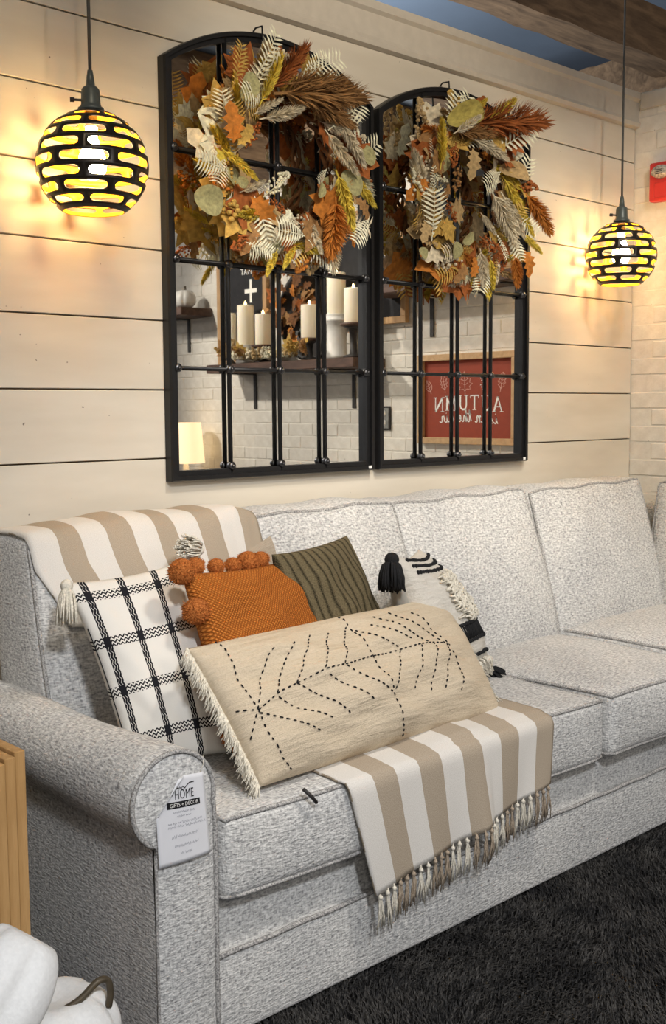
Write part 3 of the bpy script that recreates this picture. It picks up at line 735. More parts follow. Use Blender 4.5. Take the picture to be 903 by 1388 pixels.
# ================================================================== MIRRORS
def arch_pts(x0, x1, zs, zt, n=28):
    c = (x0+x1)/2; w_ = (x1-x0)/2; rise = zt-zs; R = (w_*w_+rise*rise)/(2*rise); zc = zt-R; a = math.asin(w_/R)
    return [(c+R*math.sin(-a+2*a*i/n), zc+R*math.cos(-a+2*a*i/n)) for i in range(n+1)]
def mirror(x0, label):
    W_ = .832; x1 = x0+W_; z0, zs, zt = 1.123, 2.325, 2.462; fwid = .030
    t = thing('arched_mirror', ((x0+x1)/2, YW-.006, z0), label, 'mirror', 'arched window-pane mirrors')
    outer = [(x0, z0), (x0, zs)] + arch_pts(x0, x1, zs, zt)[1:-1] + [(x1, zs), (x1, z0)]
    inner = [(x0+fwid, z0+fwid), (x0+fwid, zs-.008)] + arch_pts(x0+fwid, x1-fwid, zs-.008, zt-fwid)[1:-1] + [(x1-fwid, zs-.008), (x1-fwid, z0+fwid)]
    mid = [((a[0]*.5+b[0]*.5), (a[1]*.5+b[1]*.5)) for a, b in zip(outer, inner)]
    yb, yf = YW-.006, YW-.042; n = len(outer); rings = [[(x, yb, z) for x, z in outer], [(x, yf+.008, z) for x, z in outer], [(x, yf, z) for x, z in [(o[0]*.8+m_[0]*.2, o[1]*.8+m_[1]*.2) for o, m_ in zip(outer, mid)]], [(x, yf, z) for x, z in mid], [(x, yf+.010, z) for x, z in mid], [(x, yf+.010, z) for x, z in inner], [(x, yb, z) for x, z in inner]]
    V = [v for r in rings for v in r]; F = []
    for k in range(len(rings)-1):
        for i in range(n): F.append((k*n+i, k*n+(i+1) % n, (k+1)*n+(i+1) % n, (k+1)*n+i))
    put('frame', (V, F), M['black'], t, smooth=False)
    g = [(x, YW-.012, z) for x, z in inner] + [(x, YW-.008, z) for x, z in inner]
    put('mirror_glass', (g, [tuple(range(n)), tuple(range(2*n-1, n-1, -1))]+[(i, n+i, n+(i+1) % n, (i+1) % n) for i in range(n)]), M['mirror'], t, smooth=False)
    top = lambda x: next(a[1]+(b[1]-a[1])*(x-a[0])/(b[0]-a[0]) for a, b in zip(inner[1:], inner[2:]) if a[0] <= x <= b[0] and b[0] > a[0])
    yc = YW-.026
    for fx in (.268, .507, .737):
        x = x0+W_*fx; put('glazing_bar', tube([(x, yc, z0+fwid*.6), (x, yc, top(x)+.01)], .0072, 8), M['black'], t)
    zs_ = (1.453, 1.765, 2.078)
    for z in zs_: put('glazing_bar', tube([(x0+fwid*.6, yc, z), (x1-fwid*.6, yc, z)], .0058, 8), M['black'], t)
    for z in zs_+(z0+fwid+.008,):
        for fx in ((.038, .268, .507, .737, .962) if z > 1.2 else (.268, .507, .737)):
            x = x0+W_*fx; p = (x, yc-.007, z)
            r = tube([(x, yc+.004, z), (x, yc-.010, z), (x, yc-.014, z)], [.013, .013, .009], 10); put('rosette', join(r, ball((x, yc-.015, z), .006, 8, 5)), M['rosette'], t)
    put('sticker', box(x1-.032, x1-.018, yf-.0008, yf+.002, z0+.006, z0+.016), M['white'], t, smooth=False)
    return t
mirror(1.846, 'black arched window-pane mirror reflecting the candle shelf, farther from the brick wall')
mirror(2.699, 'black arched window-pane mirror reflecting the red autumn sign, nearer the brick wall')

# ================================================================== WREATHS
def leaf_maple():
    out = [(0, 0), (.10, .10), (.36, .08), (.30, .22), (.50, .36), (.33, .42), (.38, .62), (.20, .58), (.12, .78), (0, 1.0)]
    pts = out + [(-x, y) for x, y in reversed(out[1:-1])]; V = [(x, y, .10*abs(x)-.12*y*y+.05*math.sin(7*x+5*y)) for x, y in pts]; n = len(V)
    V += [(0, y, -.12*y*y-.03) for y in (.15, .4, .7)]; F = []
    for i in range(n):
        a, b = i, (i+1) % n; my = (pts[a][1]+pts[b][1])/2; c = n+(0 if my < .28 else 1 if my < .55 else 2)
        F.append((a, b, c)); q = (i+2) % n; my2 = (pts[b][1]+pts[q][1])/2; c2 = n+(0 if my2 < .28 else 1 if my2 < .55 else 2)
        if c2 != c: F.append((b, c2, c))
    return V, F
def leaf_oak():
    out = [(0, 0), (.06, .12), (.20, .15), (.12, .27), (.27, .36), (.15, .46), (.27, .60), (.13, .68), (.16, .84), (0, 1.0)]
    pts = out + [(-x, y) for x, y in reversed(out[1:-1])]; V = [(x, y, .25*x*x+.12*math.sin(y*4)-.1*y) for x, y in pts]; n = len(V)
    V += [(0, y, .12*math.sin(y*4)-.1*y-.02) for y in (.15, .4, .65, .88)]; F = []
    for i in range(n):
        a, b = i, (i+1) % n; my = (pts[a][1]+pts[b][1])/2; c = n+(0 if my < .25 else 1 if my < .5 else 2 if my < .75 else 3); F.append((a, b, c)); q = (i+2) % n; my2 = (pts[b][1]+pts[q][1])/2; c2 = n+(0 if my2 < .25 else 1 if my2 < .5 else 2 if my2 < .75 else 3)
        if c2 != c: F.append((b, c2, c))
    return V, F
def leaf_round():
    V = [(0, 0, 0)]; F = []; n = 18
    for r in (.5, 1):
        for k in range(n):
            a = -PI/2+2*PI*k/n; x = .42*math.cos(a)*r; y = .5+.5*math.sin(a)*r; V.append((x, y, .22*x*x*2+.10*math.sin(y*3)-.04*(1-r)))
    V[0] = (0, .5, -.02)
    for k in range(n):
        F.append((0, 1+k, 1+(k+1) % n)); F.append((1+k, 1+n+k, 1+n+(k+1) % n, 1+(k+1) % n))
    return V, F
def fern():
    g = [tube([(0, t, .10*math.sin(t*2.2)) for t in np.linspace(0, 1, 9)], [.014-.010*i/8 for i in range(9)], 4)]
    for i in range(10):
        y = .14+.088*i; L = .27*math.sin(PI*(.16+.80*(1-i/10)))+.03
        for s in (-1, 1):
            z = .10*math.sin(y*2.2); a = (0, y, z); V = [(0, y-.016, z), (s*L*.5, y+L*.22-.022, z+.02), (s*L, y+L*.50, z-.015), (s*L*.5, y+L*.24+.024, z+.02), (0, y+.016, z)]
            g.append((V, [(0, 1, 3, 4), (1, 2, 3)] if s > 0 else [(4, 3, 1, 0), (3, 2, 1)]))
    return join(*g)
def plume(seed, n=190, wd=.16, droop=.18, fl=.20):
    rs = random.Random(seed); V, F = [], []
    ax = lambda t: Vector((droop*t*t*.6, t, -.10*t*t+.06*t))
    g = tube([ax(t) for t in np.linspace(0, .9, 6)], [.016-.002*i for i in range(6)], 4); V += [tuple(v) for v in g[0]]; F += g[1]
    for k in range(n):
        t = .12+.84*rs.random(); w_ = wd*math.sin(PI*min(1, (.15+t*.85)))**.7; p = ax(t); a = rs.uniform(0, 2*PI); d = Vector((math.cos(a)*w_, fl*rs.uniform(.5, 1.1), math.sin(a)*w_)); s = d.cross(Vector((rs.random(), rs.random(), rs.random()))).normalized()*.009
        m = p+d*.55; e = p+d+Vector((0, .02, -.01)); n_ = len(V); V += [tuple(p+s), tuple(p-s), tuple(m-s*1.3), tuple(m+s*1.3), tuple(e)]; F += [(n_, n_+1, n_+2, n_+3), (n_+3, n_+2, n_+4)]
    return V, F
def berries(seed, n=46):
    rs = random.Random(seed); g = [tube([(0, 0, 0), (.03, .5, .04), (0, 1, .02)], [.02, .016, .008], 4)]
    for k in range(n):
        t = .2+.8*rs.random(); w_ = .20*math.sin(PI*(.12+.8*t)); a = rs.uniform(0, 2*PI); g.append(ball((math.cos(a)*w_*rs.uniform(.3, 1), t, math.sin(a)*w_*rs.uniform(.3, 1)), rs.uniform(.035, .055), 6, 4))
    return join(*g)
PART = {'L': ('maple_leaf', [leaf_maple(), leaf_oak()]), 'E': ('round_leaf', [leaf_round()]), 'F': ('fern_frond', [fern()]), 'P': ('pampas_plume', [plume(1, 420, .19), plume(2, 460, .22, .3)]), 'B': ('grass_plume', [plume(3, 420, .12, .08, .14), plume(4, 420, .14, -.10, .16)]), 'K': ('berry_spray', [berries(1), berries(2)])}
cache = {}
def leafmesh(t, k, col):
    key = (t, k, col)
    if key not in cache:
        g = PART[t][1][k]; cache[key] = mk_mesh(PART[t][0], g[0], g[1], LM[col], smooth=(t in 'EK'))
    return cache[key]
def place_leaf(parent, t, col, base, tip, front=0.0, tilt=.2, face=Vector((0, -1, 0)), rs=rnd):
    """base, tip in the parent's local frame"""
    b = Vector(base); d = Vector(tip)-b; L = d.length; y = (d.normalized()*math.cos(tilt)+face*math.sin(tilt)).normalized()
    z = face+Vector((rs.uniform(-.45, .45), 0, rs.uniform(-.45, .45))); z = (z-y*z.dot(y)).normalized(); x = y.cross(z)
    o = bpy.data.objects.new(PART[t][0], leafmesh(t, rs.randrange(len(PART[t][1])), col)); link(o, parent)
    if t == 'E': L *= .78
    wf = {'L': 1.1, 'E': .55 if col in ('ol', 'ta') else .9, 'F': 1.0, 'P': 1.0, 'B': 1.0, 'K': 1.0}[t]
    o.matrix_local = Matrix.Translation(b+face*front) @ Matrix((x, y, z)).transposed().to_4x4() @ Matrix.Diagonal((L*wf, L, L, 1))
    return o
def wreath(c, label, items, seed, r0=.190):
    rs = random.Random(seed); t = thing('autumn_wreath', c, label, 'wreath', 'autumn wreaths on the mirrors')
    for q in range(3):
        pts = []
        for i in range(48):
            a = 2*PI*i/48; R = r0+.014*math.sin(a*7+q*2.1)+rs.uniform(-.004, .004); pts.append((c[0]+R*math.cos(a), c[1]+.035+.016*math.cos(a*7+q*2.1), c[2]+R*math.sin(a)))
        put('grapevine_ring', tube(pts, .007, 6, True), LM['dk'], t)
    put('hanger', tube([(c[0]-.01, c[1]+.05, c[2]+.19), (c[0]-.04, c[1]+.065, c[2]+.30), (c[0]-.045, YW-.052, 2.445), (c[0]-.045, YW-.05, 2.474), (c[0]-.045, YW-.02, 2.476), (c[0]-.045, YW-.01, 2.468)], .003, 5), M['black'], t)
    # filler foliage lying along the ring
    kinds = ['L', 'L', 'L', 'F', 'B', 'B', 'P', 'K', 'L', 'E', 'F']; cols = ['ru', 'or', 'or', 'ta', 'br', 'cr', 'fc', 'gd', 'gd', 'ta', 'cr', 'ru']
    for i in range(190):
        a = 2*PI*(i+rs.random())/190; R = r0+rs.uniform(-.022, .075); b = Vector((R*math.cos(a), .045-rs.uniform(0, .055), R*math.sin(a))); tang = Vector((math.sin(a), 0, -math.cos(a)))*(1 if rs.random() < .75 else -1)
        rad = Vector((math.cos(a), 0, math.sin(a))); L = rs.uniform(.08, .17); tip = b+(tang*.9+rad*rs.uniform(.0, .85)).normalized()*L
        k = rs.choice(kinds); col = rs.choice(cols)
        if k == 'F': col = rs.choice(['fc', 'fc', 'gd', 'cr'])
        if k == 'E': col = rs.choice(['sa', 'ol', 'ta', 'ta']); tip = b+(tip-b)*.62
        if k == 'B': col = rs.choice(['cr', 'ye', 'ye', 'cr', 'ta'])
        place_leaf(t, k, col, b, tip, 0, rs.uniform(-.1, .35), rs=rs)
    for it in items.split(';'):
        k, col, a, b, x, z = it.split(); a, b, x, z = [int(v)/1000 for v in (a, b, x, z)]
        if k == 'F': s_ = 1.05
        else: s_ = 1.0
        fr_ = rs.uniform(.015, .05)
        place_leaf(t, k, col, (a, .0-fr_, b), (a+(x-a)*s_, .0-fr_, b+(z-b)*s_), 0, rs.uniform(.05, .28), rs=rs)
    return t
wreath((2.239, 2.585, 2.086), 'autumn wreath with sage leaves and cream ferns, on mirror farther from brick wall', "F fc -161 191 -112 321;B ye -154 114 -97 262;P ru -115 158 -5 317;E sa -209 117 -188 223;F gd -243 145 -232 267;L or -243 -4 -262 111;B cr -150 79 7 127;B cr -177 85 -79 148;P br -93 162 238 234;P br -58 194 159 248;P br 37 164 221 141;F fc 9 228 135 292;F fc 23 244 99 302;K ru -184 -6 -144 74;B ye -272 -19 -166 -87;F fc -260 -81 -398 -72;E sa -283 -182 -420 -158;E sa -202 -119 -245 -91;K fc -140 -140 -62 -62;L or -173 -140 -82 -215;L gd -195 -179 -264 -263;K ru -120 -138 -64 -179;F fc 23 -235 -133 -237;L ru -65 -250 -8 -304;B ye -7 -255 -66 -330;B ye -86 -284 -141 -358;P or 146 -106 120 -293;L ru 165 -153 101 -294;B ye 160 -19 190 -196;E sa 191 -21 268 -105;B cr 111 94 210 -30;B cr 180 134 255 4;F fc 142 99 263 186;K br 199 130 230 59;L ru 217 30 355 22;L br 242 -94 307 -156;F fc 294 -153 208 -239;B cr 48 -166 77 -281;L br 78 -181 31 -285;K ru 110 -43 140 -88;E sa 104 -66 78 -125;F fc 126 -19 73 -66;L br -155 -206 -206 -306;K ru -183 -251 -265 -301;L or 203 -167 260 -242;F fc -211 -275 -128 -299;L gd -232 -7 -177 60;B cr -213 -133 -125 -96;L fc -26 -159 -64 -207;P cr 139 -219 157 -326;L ye -260 -62 -290 -15;E sa 269 69 328 -3", 5)
wreath((3.088, 2.585, 2.071), 'autumn wreath with rust plumes reaching past the mirror that reflects the red sign', "P ru -81 230 292 328;B ye 18 256 170 346;E ol -158 229 58 321;B ye -210 62 -225 216;B cr -146 189 -34 257;L fc -73 196 -2 243;B cr -49 190 130 151;L ta -33 162 -41 50;L ru 130 182 214 288;L ru 122 175 216 131;F fc 131 104 12 32;K ru 208 72 332 72;P or 274 49 398 -72;B ye 156 92 262 -22;P cr 81 35 176 -142;E ta 131 114 322 98;F fc -247 -178 -269 -19;K ru -180 -32 -134 -102;L gd -202 -104 -141 -177;L gd -187 -102 -255 -164;L ta -118 -100 -72 6;E sa -71 -166 -15 -120;E sa -118 -226 -134 -152;K ru 1 -138 100 -191;L ru 176 -137 92 -223;P or 194 -183 213 -294;B ye 228 -105 313 -173;B ye 75 -199 85 -308;P cr 1 -179 2 -303;L or -46 -286 -23 -212;F fc 51 -222 -6 -330;F fc 99 -113 134 -204;K ru -127 163 -157 74;K br -111 91 -142 -3;P br -120 199 39 239;L br -157 25 -203 -42;F fc 80 159 249 268;B cr 115 29 228 -111;L br -78 -243 -137 -308;L or 255 -162 283 -262;L ta -269 -111 -306 -188;B cr 0 -57 62 -127;K fc -233 40 -172 28;L br -195 118 -251 37;E sa -251 -232 -306 -200;L gd 59 207 164 207;F fc 209 -33 321 -96", 11)

# ================================================================== PENDANT LAMPS
def shade_geo(R=.130, th=.0022):
    """globe with staggered rows of rounded slots, open below"""
    V, F, MI = [], [], []
    la0, la1 = math.radians(-52), math.radians(66); rows = 8; ncell = 6; N_ = 48
    dl = (la1-la0)/rows; dphi = 2*PI/ncell
    def add(lo, la, r): V.append((r*math.cos(la)*math.cos(lo), r*math.cos(la)*math.sin(lo), r*math.sin(la)*.97)); return len(V)-1
    for q in range(rows):
        lac = la0+dl*(q+.5)
        for cidx in range(ncell):
            loc_ = dphi*(cidx+(.5 if q % 2 else 0)); hw, hh = dphi/2, dl/2; sw, sh = dphi*.42, dl*.315
            cosl = max(.25, math.cos(lac)); er = sh/cosl
            O, I = [], []
            n4 = N_//4
            for s in range(N_):       # rectangle boundary with the slot's rounded outline opposite
                e, f_ = divmod(s, n4); t = f_/n4
                x, y = [(-1+2*t, -1), (1, -1+2*t), (1-2*t, 1), (-1, 1-2*t)][e]
                O.append((loc_+hw*x, lac+hh*y))
                sx, sy = sw*x, sh*y; cx = max(-(sw-er), min(sw-er, sx)); dx, dy = (sx-cx)*cosl, sy
                if abs(sx) > sw-er:
                    L = math.hypot(dx, dy) or 1; dx, dy = dx/L*sh, dy/L*sh; sx, sy = cx+dx/cosl, dy
                I.append((loc_+sx, lac+sy))
            o1 = [add(a, b, R) for a, b in O]; i1 = [add(a, b, R) for a, b in I]; o2 = [add(a, b, R-th) for a, b in O]; i2 = [add(a, b, R-th) for a, b in I]
            for s in range(N_):
                u = (s+1) % N_
                F.append((o1[s], o1[u], i1[u], i1[s])); MI.append(0); F.append((o2[u], o2[s], i2[s], i2[u])); MI.append(1); F.append((i1[s], i1[u], i2[u], i2[s])); MI.append(0)
    # collar bands: bottom rim and crown
    def band(a, b, m):
        n = 72
        for k in range(n):
            lo, lo2 = 2*PI*k/n, 2*PI*(k+1)/n
            for r, mi_, fl in ((R, 0, 0), (R-th, 1, 1)):
                for i in range(m):
                    x, y = a+(b-a)*i/m, a+(b-a)*(i+1)/m; f_ = [add(lo, x, r), add(lo2, x, r), add(lo2, y, r), add(lo, y, r)]
                    F.append(tuple(reversed(f_)) if fl else tuple(f_)); MI.append(mi_)
    band(math.radians(-57), la0, 2); band(la1, math.radians(84), 4)
    for k in range(72):
        lo, lo2 = 2*PI*k/72, 2*PI*(k+1)/72; b = math.radians(-57); F.append((add(lo, b, R-th), add(lo2, b, R-th), add(lo2, b, R), add(lo, b, R))); MI.append(1)
    return V, F, None, MI
sg_ = shade_geo(.1415, .0024); shade_me = mk_mesh('shade', sg_[0], sg_[1], [M['shade_out'], M['shade_in']], None, sg_[3], True)
def pendant(loc, ztop, label, rz):
    t = thing('pendant_lamp', loc, label, 'lamp', 'slotted globe pendant lamps', rz)
    o = bpy.data.objects.new('shade', shade_me); link(o, t)
    O_ = (0, 0, 0)
    K = 1.09; sc_ = lambda g: ([tuple(c*K for c in v) for v in g[0]], g[1])
    so = put('socket', sc_(lathe([(.030, .124), (.030, .130), (.024, .134), (.0225, .140), (.021, .172), (.016, .178), (.0105, .181), (.0085, .20), (.006, .216)], O_, 20)), M['socket'], t, off=O_)
    d = Matrix.Rotation(-rz, 3, 'Z') @ Vector((-.87, .5, 0)); kp = lambda r: (d.x*r, d.y*r, .148*K)
    put('switch_knob', join(tube([kp(.019), kp(.043)], .003, 6), tube([kp(.040), kp(.051)], .0062, 8)), M['stand'], so, off=O_)
    put('cord', tube([(0, 0, .23), (.001, 0, .5), (0, 0, ztop-loc[2])], .0044, 8), M['cord'], t, off=O_)
    put('bulb', sc_(lathe([(.010, -.030), (.022, -.027), (.030, -.014), (.033, .004), (.030, .022), (.020, .045), (.0135, .062), (.013, .092)], O_, 20)), M['bulb'], t, off=O_)
    put('bulb_base', sc_(lathe([(.0145, .088), (.0145, .128)], O_, 16)), M['rosette'], t, off=O_)
    return t
pendant((1.5225, 2.52, 1.950), 3.72, 'slotted dark globe pendant lamp with gold inside hanging over the plaid cushion', 0.35)
pendant((3.955, 2.525, 1.938), 3.72, 'slotted dark globe pendant lamp with gold inside hanging near the corner and fire alarm', 1.0)

# ================================================================== RIGHT WALL: alarm, shelves, sign (seen in the mirrors)
fa = thing('fire_alarm', (XR, 2.540, 2.20), 'red wall fire alarm with clear strobe on the white brick wall', 'fire alarm')
put('body', box(XR-.045, XR-.001, 2.480, 2.600, 2.199, 2.360, .006), M['red'], fa, smooth=False)
put('strobe', lathe([(.046, 0), (.043, .012), (.030, .020), (.010, .023)], (0, 0, 0), 24), M['lens'], fa, off=(0, 0, 0)).matrix_local = Matrix.Translation((-.045, 0, .118)) @ Matrix.Rotation(-PI/2, 4, 'Y') @ Matrix.Diagonal((.62, 1.0, 1, 1))
put('grille', box(XR-.050, XR-.043, 2.495, 2.573, 2.212, 2.275, .003), M['red'], fa, smooth=False)
for i in range(3): put('strobe_lettering', box(XR-.069, XR-.0675, 2.525, 2.555, 2.322-.008*i, 2.3245-.008*i), M['ink'], fa, smooth=False)
def shelf(y0, y1, z, label, th=.052, x0=4.075, br=()):
    t = thing('wall_shelf', (XR, (y0+y1)/2, z-th), label, 'shelf', 'dark timber wall shelves')
    put('board', box(x0, XR-.004, y0, y1, z-th, z, .004), M['shelfwood'], t, smooth=False)
    for y in br:
        put('bracket', join(box(XR-.012, XR-.004, y-.014, y+.014, z-th-.215, z-th, .002), box(XR-.205, XR-.004, y-.014, y+.014, z-th-.008, z-th, .002)), M['stand'], t, smooth=False)
    return t
shelf(-.12, 1.17, 1.603, 'dark timber wall shelf carrying the candles on white brick', br=(.06, .93))
shelf(1.24, 2.22, 1.965, 'dark timber wall shelf above the red autumn sign', br=(1.51, 2.12))
shelf(-1.7, -.37, 1.975, 'dark timber wall shelf with a white pumpkin, farther along the brick wall', br=(-.62, -1.45))
# sign: AUTUMN is in the air
y0, y1, z0, z1 = 1.436, 2.080, 1.150, 1.605
sn = thing('framed_sign', (XR, (y0+y1)/2, z0), 'rust red framed sign lettered autumn is in the air', 'sign')
fw_ = .032
put('panel', box(XR-.016, XR-.006, y0+.01, y1-.01, z0+.01, z1-.01), M['rust'], sn, smooth=False)
for (a, b, c, d) in ((y0, y1, z0, z0+fw_), (y0, y1, z1-fw_, z1), (y0, y0+fw_, z0+fw_, z1-fw_), (y1-fw_, y1, z0+fw_, z1-fw_)):
    put('frame_strip', box(XR-.042, XR-.002, a, b, c, d, .002), M['frameoak'], sn, smooth=False)
SW, SH = (y1-y0-2*fw_), (z1-z0-2*fw_)
sf = lambda u, v: (XR-.0172, y1-fw_-u*SW, z0+fw_+v*SH)   # u to the right for a viewer facing the wall
def serif_letter(ch):
    A = []
    bar = lambda x0_, y0_, x1_, y1_, w_: A.append(ribbon([(x0_, y0_), (x1_, y1_)], w_, lambda a, b: (a, b)))
    srf = lambda x, y, w_=.34: bar(x-w_/2, y, x+w_/2, y, .05)
    if ch == 'A': bar(.12, .02, .5, 1, .09); bar(.88, .02, .5, 1, .16); bar(.25, .34, .75, .34, .07); srf(.12, .02); srf(.88, .02)
    if ch == 'T': bar(.5, 0, .5, .97, .16); bar(.05, .965, .95, .965, .08); bar(.06, .78, .06, .97, .05); bar(.94, .78, .94, .97, .05); srf(.5, .02, .42)
    if ch == 'U':
        A.append(ribbon([(.17, 1), (.17, .35), (.22, .15), (.36, .04), (.55, .03), (.72, .12), (.80, .32), (.80, 1)], .13, lambda a, b: (a, b))); srf(.17, .98, .4); srf(.80, .98, .34)
    if ch == 'N': bar(.14, 0, .14, 1, .08); bar(.14, .98, .86, .02, .16); bar(.86, 0, .86, 1, .08); srf(.14, .02); srf(.10, .98, .3); srf(.86, .98)
    if ch == 'M': bar(.12, 0, .14, 1, .08); bar(.14, .98, .5, .08, .13); bar(.5, .08, .86, .98, .07); bar(.88, 0, .86, 1, .14); srf(.12, .02); srf(.88, .02); srf(.10, .98, .26); srf(.90, .98, .26)
    return join(*A)
widths = [.9, .9, .85, .9, 1.05, .95]; tot = sum(widths)+.18*5; x = 0.115
for i, ch in enumerate('AUTUMN'):
    w_ = widths[i]/tot*.77; arc = .035*math.sin((x+w_/2-.115)/.77*PI)
    g = serif_letter(ch); put('letter', ([sf(x+w_*v[0], .325+arc+.19*v[1]) for v in g[0]], g[1]), M['white'], sn, smooth=False); x += w_+.18/tot*.77
def script(txt_paths, x0, y0_, sc, wd=.010):
    return join(*[ribbon([(x0+sc*a, y0_+sc*.82*b) for a, b in p], wd, sf) for p in txt_paths])
def curve(pts, n=6):
    out = []
    for i in range(len(pts)-1):
        p0, p1, p2, p3 = [Vector(pts[max(0, min(len(pts)-1, i+k))]) for k in (-1, 0, 1, 2)]
        for k in range(n):
            t_ = k/n; out.append(tuple(.5*((2*p1)+(-p0+p2)*t_+(2*p0-5*p1+4*p2-p3)*t_**2+(-p0+3*p1-3*p2+p3)*t_**3)))
    out.append(tuple(pts[-1])); return out
GL = {'i': ([[(0, .0), (.10, .5), (.16, 1), (.14, .3), (.22, .02), (.36, .2)], [(.20, 1.35), (.23, 1.42)]], .36),
      's': ([[(0, .1), (.15, .5), (.28, 1.05), (.30, .75), (.36, .35), (.28, .02), (.12, .05)], [(.3, .08), (.5, .2)]], .48),
      'n': ([[(0, .8), (.08, 1), (.10, .5), (.08, 0), (.2, .7), (.32, 1), (.38, .7), (.36, .2), (.46, .02), (.58, .2)]], .55),
      't': ([[(.0, .1), (.12, .9), (.20, 1.75), (.18, .8), (.22, .05), (.36, .15)], [(0, 1.1), (.42, 1.25)]], .36),
      'h': ([[(0, .1), (.16, 1.1), (.24, 1.9), (.16, 1.7), (.14, .9), (.12, 0), (.22, .7), (.34, .95), (.38, .5), (.42, .05), (.56, .2)]], .54),
      'e': ([[(0, .2), (.18, .5), (.26, .85), (.16, 1.0), (.08, .55), (.16, .08), (.34, .1), (.44, .3)]], .42),
      'a': ([[(.34, .9), (.18, 1.0), (.06, .5), (.14, .05), (.30, .4), (.36, .95), (.36, .3), (.46, .02), (.56, .2)]], .54),
      'r': ([[(0, .2), (.08, 1.0), (.14, .95), (.28, .9), (.26, .3), (.38, .02), (.52, .25)]], .5), ' ': ([], .34)}
x = .17
for ch in 'is in the air':
    paths, adv = GL[ch]
    if paths: put('script_letter', script([curve(p) for p in paths], x, .185+.02*math.sin((x-.2)*5), .108), M['white'], sn, smooth=False)
    x += adv*.108*1.10
def leaf_line(cx, cy, sc, ang, kind):
    ca, sa = math.cos(ang), math.sin(ang); out = [(0, 0), (.10, .10), (.36, .08), (.30, .22), (.50, .36), (.33, .42), (.38, .62), (.20, .58), (.12, .78), (0, 1.0)] if kind == 0 else [(0, 0), (.10, .12), (.24, .2), (.16, .3), (.30, .42), (.18, .5), (.28, .65), (.15, .72), (.14, .88), (0, 1)] if kind == 1 else [(0, 0), (.2, .15), (.32, .4), (.25, .7), (0, 1)]
    full = out+[(-a, b) for a, b in reversed(out[:-1])]; T_ = lambda a, b: (cx+sc*(a*ca-b*sa), cy+sc*1.5*(a*sa+b*ca))
    g = [ribbon([T_(*p) for p in full], .006, sf), ribbon([T_(0, -.2), T_(0, .95)], .005, sf)]
    for yy in (.3, .5): g += [ribbon([T_(0, yy), T_(.22, yy+.12)], .004, sf), ribbon([T_(0, yy), T_(-.22, yy+.12)], .004, sf)]
    return join(*g)
for a in ((.14, .62, .14, .2, 1), (.36, .63, .02, 0, 2), (.53, .60, .17, -.05, 0), (.76, .62, .14, -.2, 1), (.93, .60, .11, -.4, 2)):
    if a[2] > .05: put('leaf_drawing', leaf_line(*a), M['pink'], sn, smooth=False)
put('leaf_drawing', join(*[ball(sf(.33+.012*(i % 3), .62+.028*i), .0035, 6, 4) for i in range(6)]), M['white'], sn)
# outlet under the shelf
ot = thing('wall_outlet', (XR, 1.17, 1.21), 'dark framed wall outlet on the white brick below the shelf end', 'outlet')
put('plate', box(XR-.012, XR-.002, 1.125, 1.213, 1.215, 1.345, .003), M['stand'], ot, smooth=False)
put('cover', box(XR-.015, XR-.010, 1.135, 1.203, 1.225, 1.335, .002), plain('grey_plate', (.30, .30, .28), .4), ot, smooth=False)
for zq in (1.255, 1.305): put('socket_face', lathe([(.018, 0), (.016, .004)], (0, 0, 0), 16), M['ceramic'], ot, off=(0, 0, 0)).matrix_local = Matrix.Translation((-.014, -.001, zq-1.21)) @ Matrix.Rotation(-PI/2, 4, 'Y')
# candles
SZ = 1.603
def candle(x, y, z, r, h, label, lit=True):
    t = thing('pillar_candle', (x, y, z), label, 'candle', 'ivory pillar candles on the shelf'); O_ = (0, 0, 0)
    put('wax', lathe([(r*.96, 0), (r, .004), (r, h*.94), (r*.98, h), (r*.8, h-.006), (r*.3, h-.012)], O_, 24), M['wax'], t, off=O_)
    if lit: put('flame', lathe([(.002, h-.012), (.007, h), (.005, h+.012), (.001, h+.026)], O_, 10), M['flame'], t, off=O_)
def pedestal(x, y, h, r, label, mat='ceramic', kind=0):
    t = thing('candle_holder', (x, y, SZ), label, 'candle holder'); O_ = (0, 0, 0)
    if kind == 0: prof = [(r, 0), (r*1.02, .02), (r*.86, .03), (r*.82, h*.6), (r*.84, h-.05), (r*1.05, h-.04), (r*1.08, h-.028), (r*.92, h-.022), (r*.98, h-.006), (r*.98, h)]
    elif kind == 1: prof = [(r*.9, 0), (r*.9, .012), (r*.35, .022), (r*.28, h*.5), (r*.4, h-.03), (r*.9, h-.018)]
    put('base', lathe(prof, O_, 24), M[mat], t, off=O_)
    if kind == 1: put('wood_dish', lathe([(r*.9, h-.018), (r*1.15, h-.012), (r*1.15, h), (r*.9, h)], O_, 24), M['shelfwood'], t, off=O_)
pedestal(4.20, .115, .115, .062, 'low white pedestal holder under the tallest shelf candle at the chalkboard'); candle(4.20, .115, SZ+.115, .050, .235, 'tall ivory pillar candle on a low white pedestal before a chalkboard')
pedestal(4.17, .315, .105, .062, 'dark wood dish holder beside white dried flowers', 'stand', 1); candle(4.17, .315, SZ+.105, .047, .178, 'lit ivory candle on a dark dish between two taller candles')
pedestal(4.22, -.05, .11, .036, 'narrow dark holder at the shelf end', 'stand', 1); candle(4.22, -.05, SZ+.11, .030, .205, 'slim ivory candle at the far end of the shelf', False)
pedestal(4.19, .70, .125, .055, 'black holder with wood dish before the leaf wreath', 'stand', 1); candle(4.19, .70, SZ+.125, .048, .185, 'lit ivory candle on a black holder in front of the leaf wreath')
pedestal(4.21, .90, .245, .066, 'tall white column pedestal on the shelf'); candle(4.21, .90, SZ+.245, .052, .225, 'wide ivory candle on the tall white column pedestal')
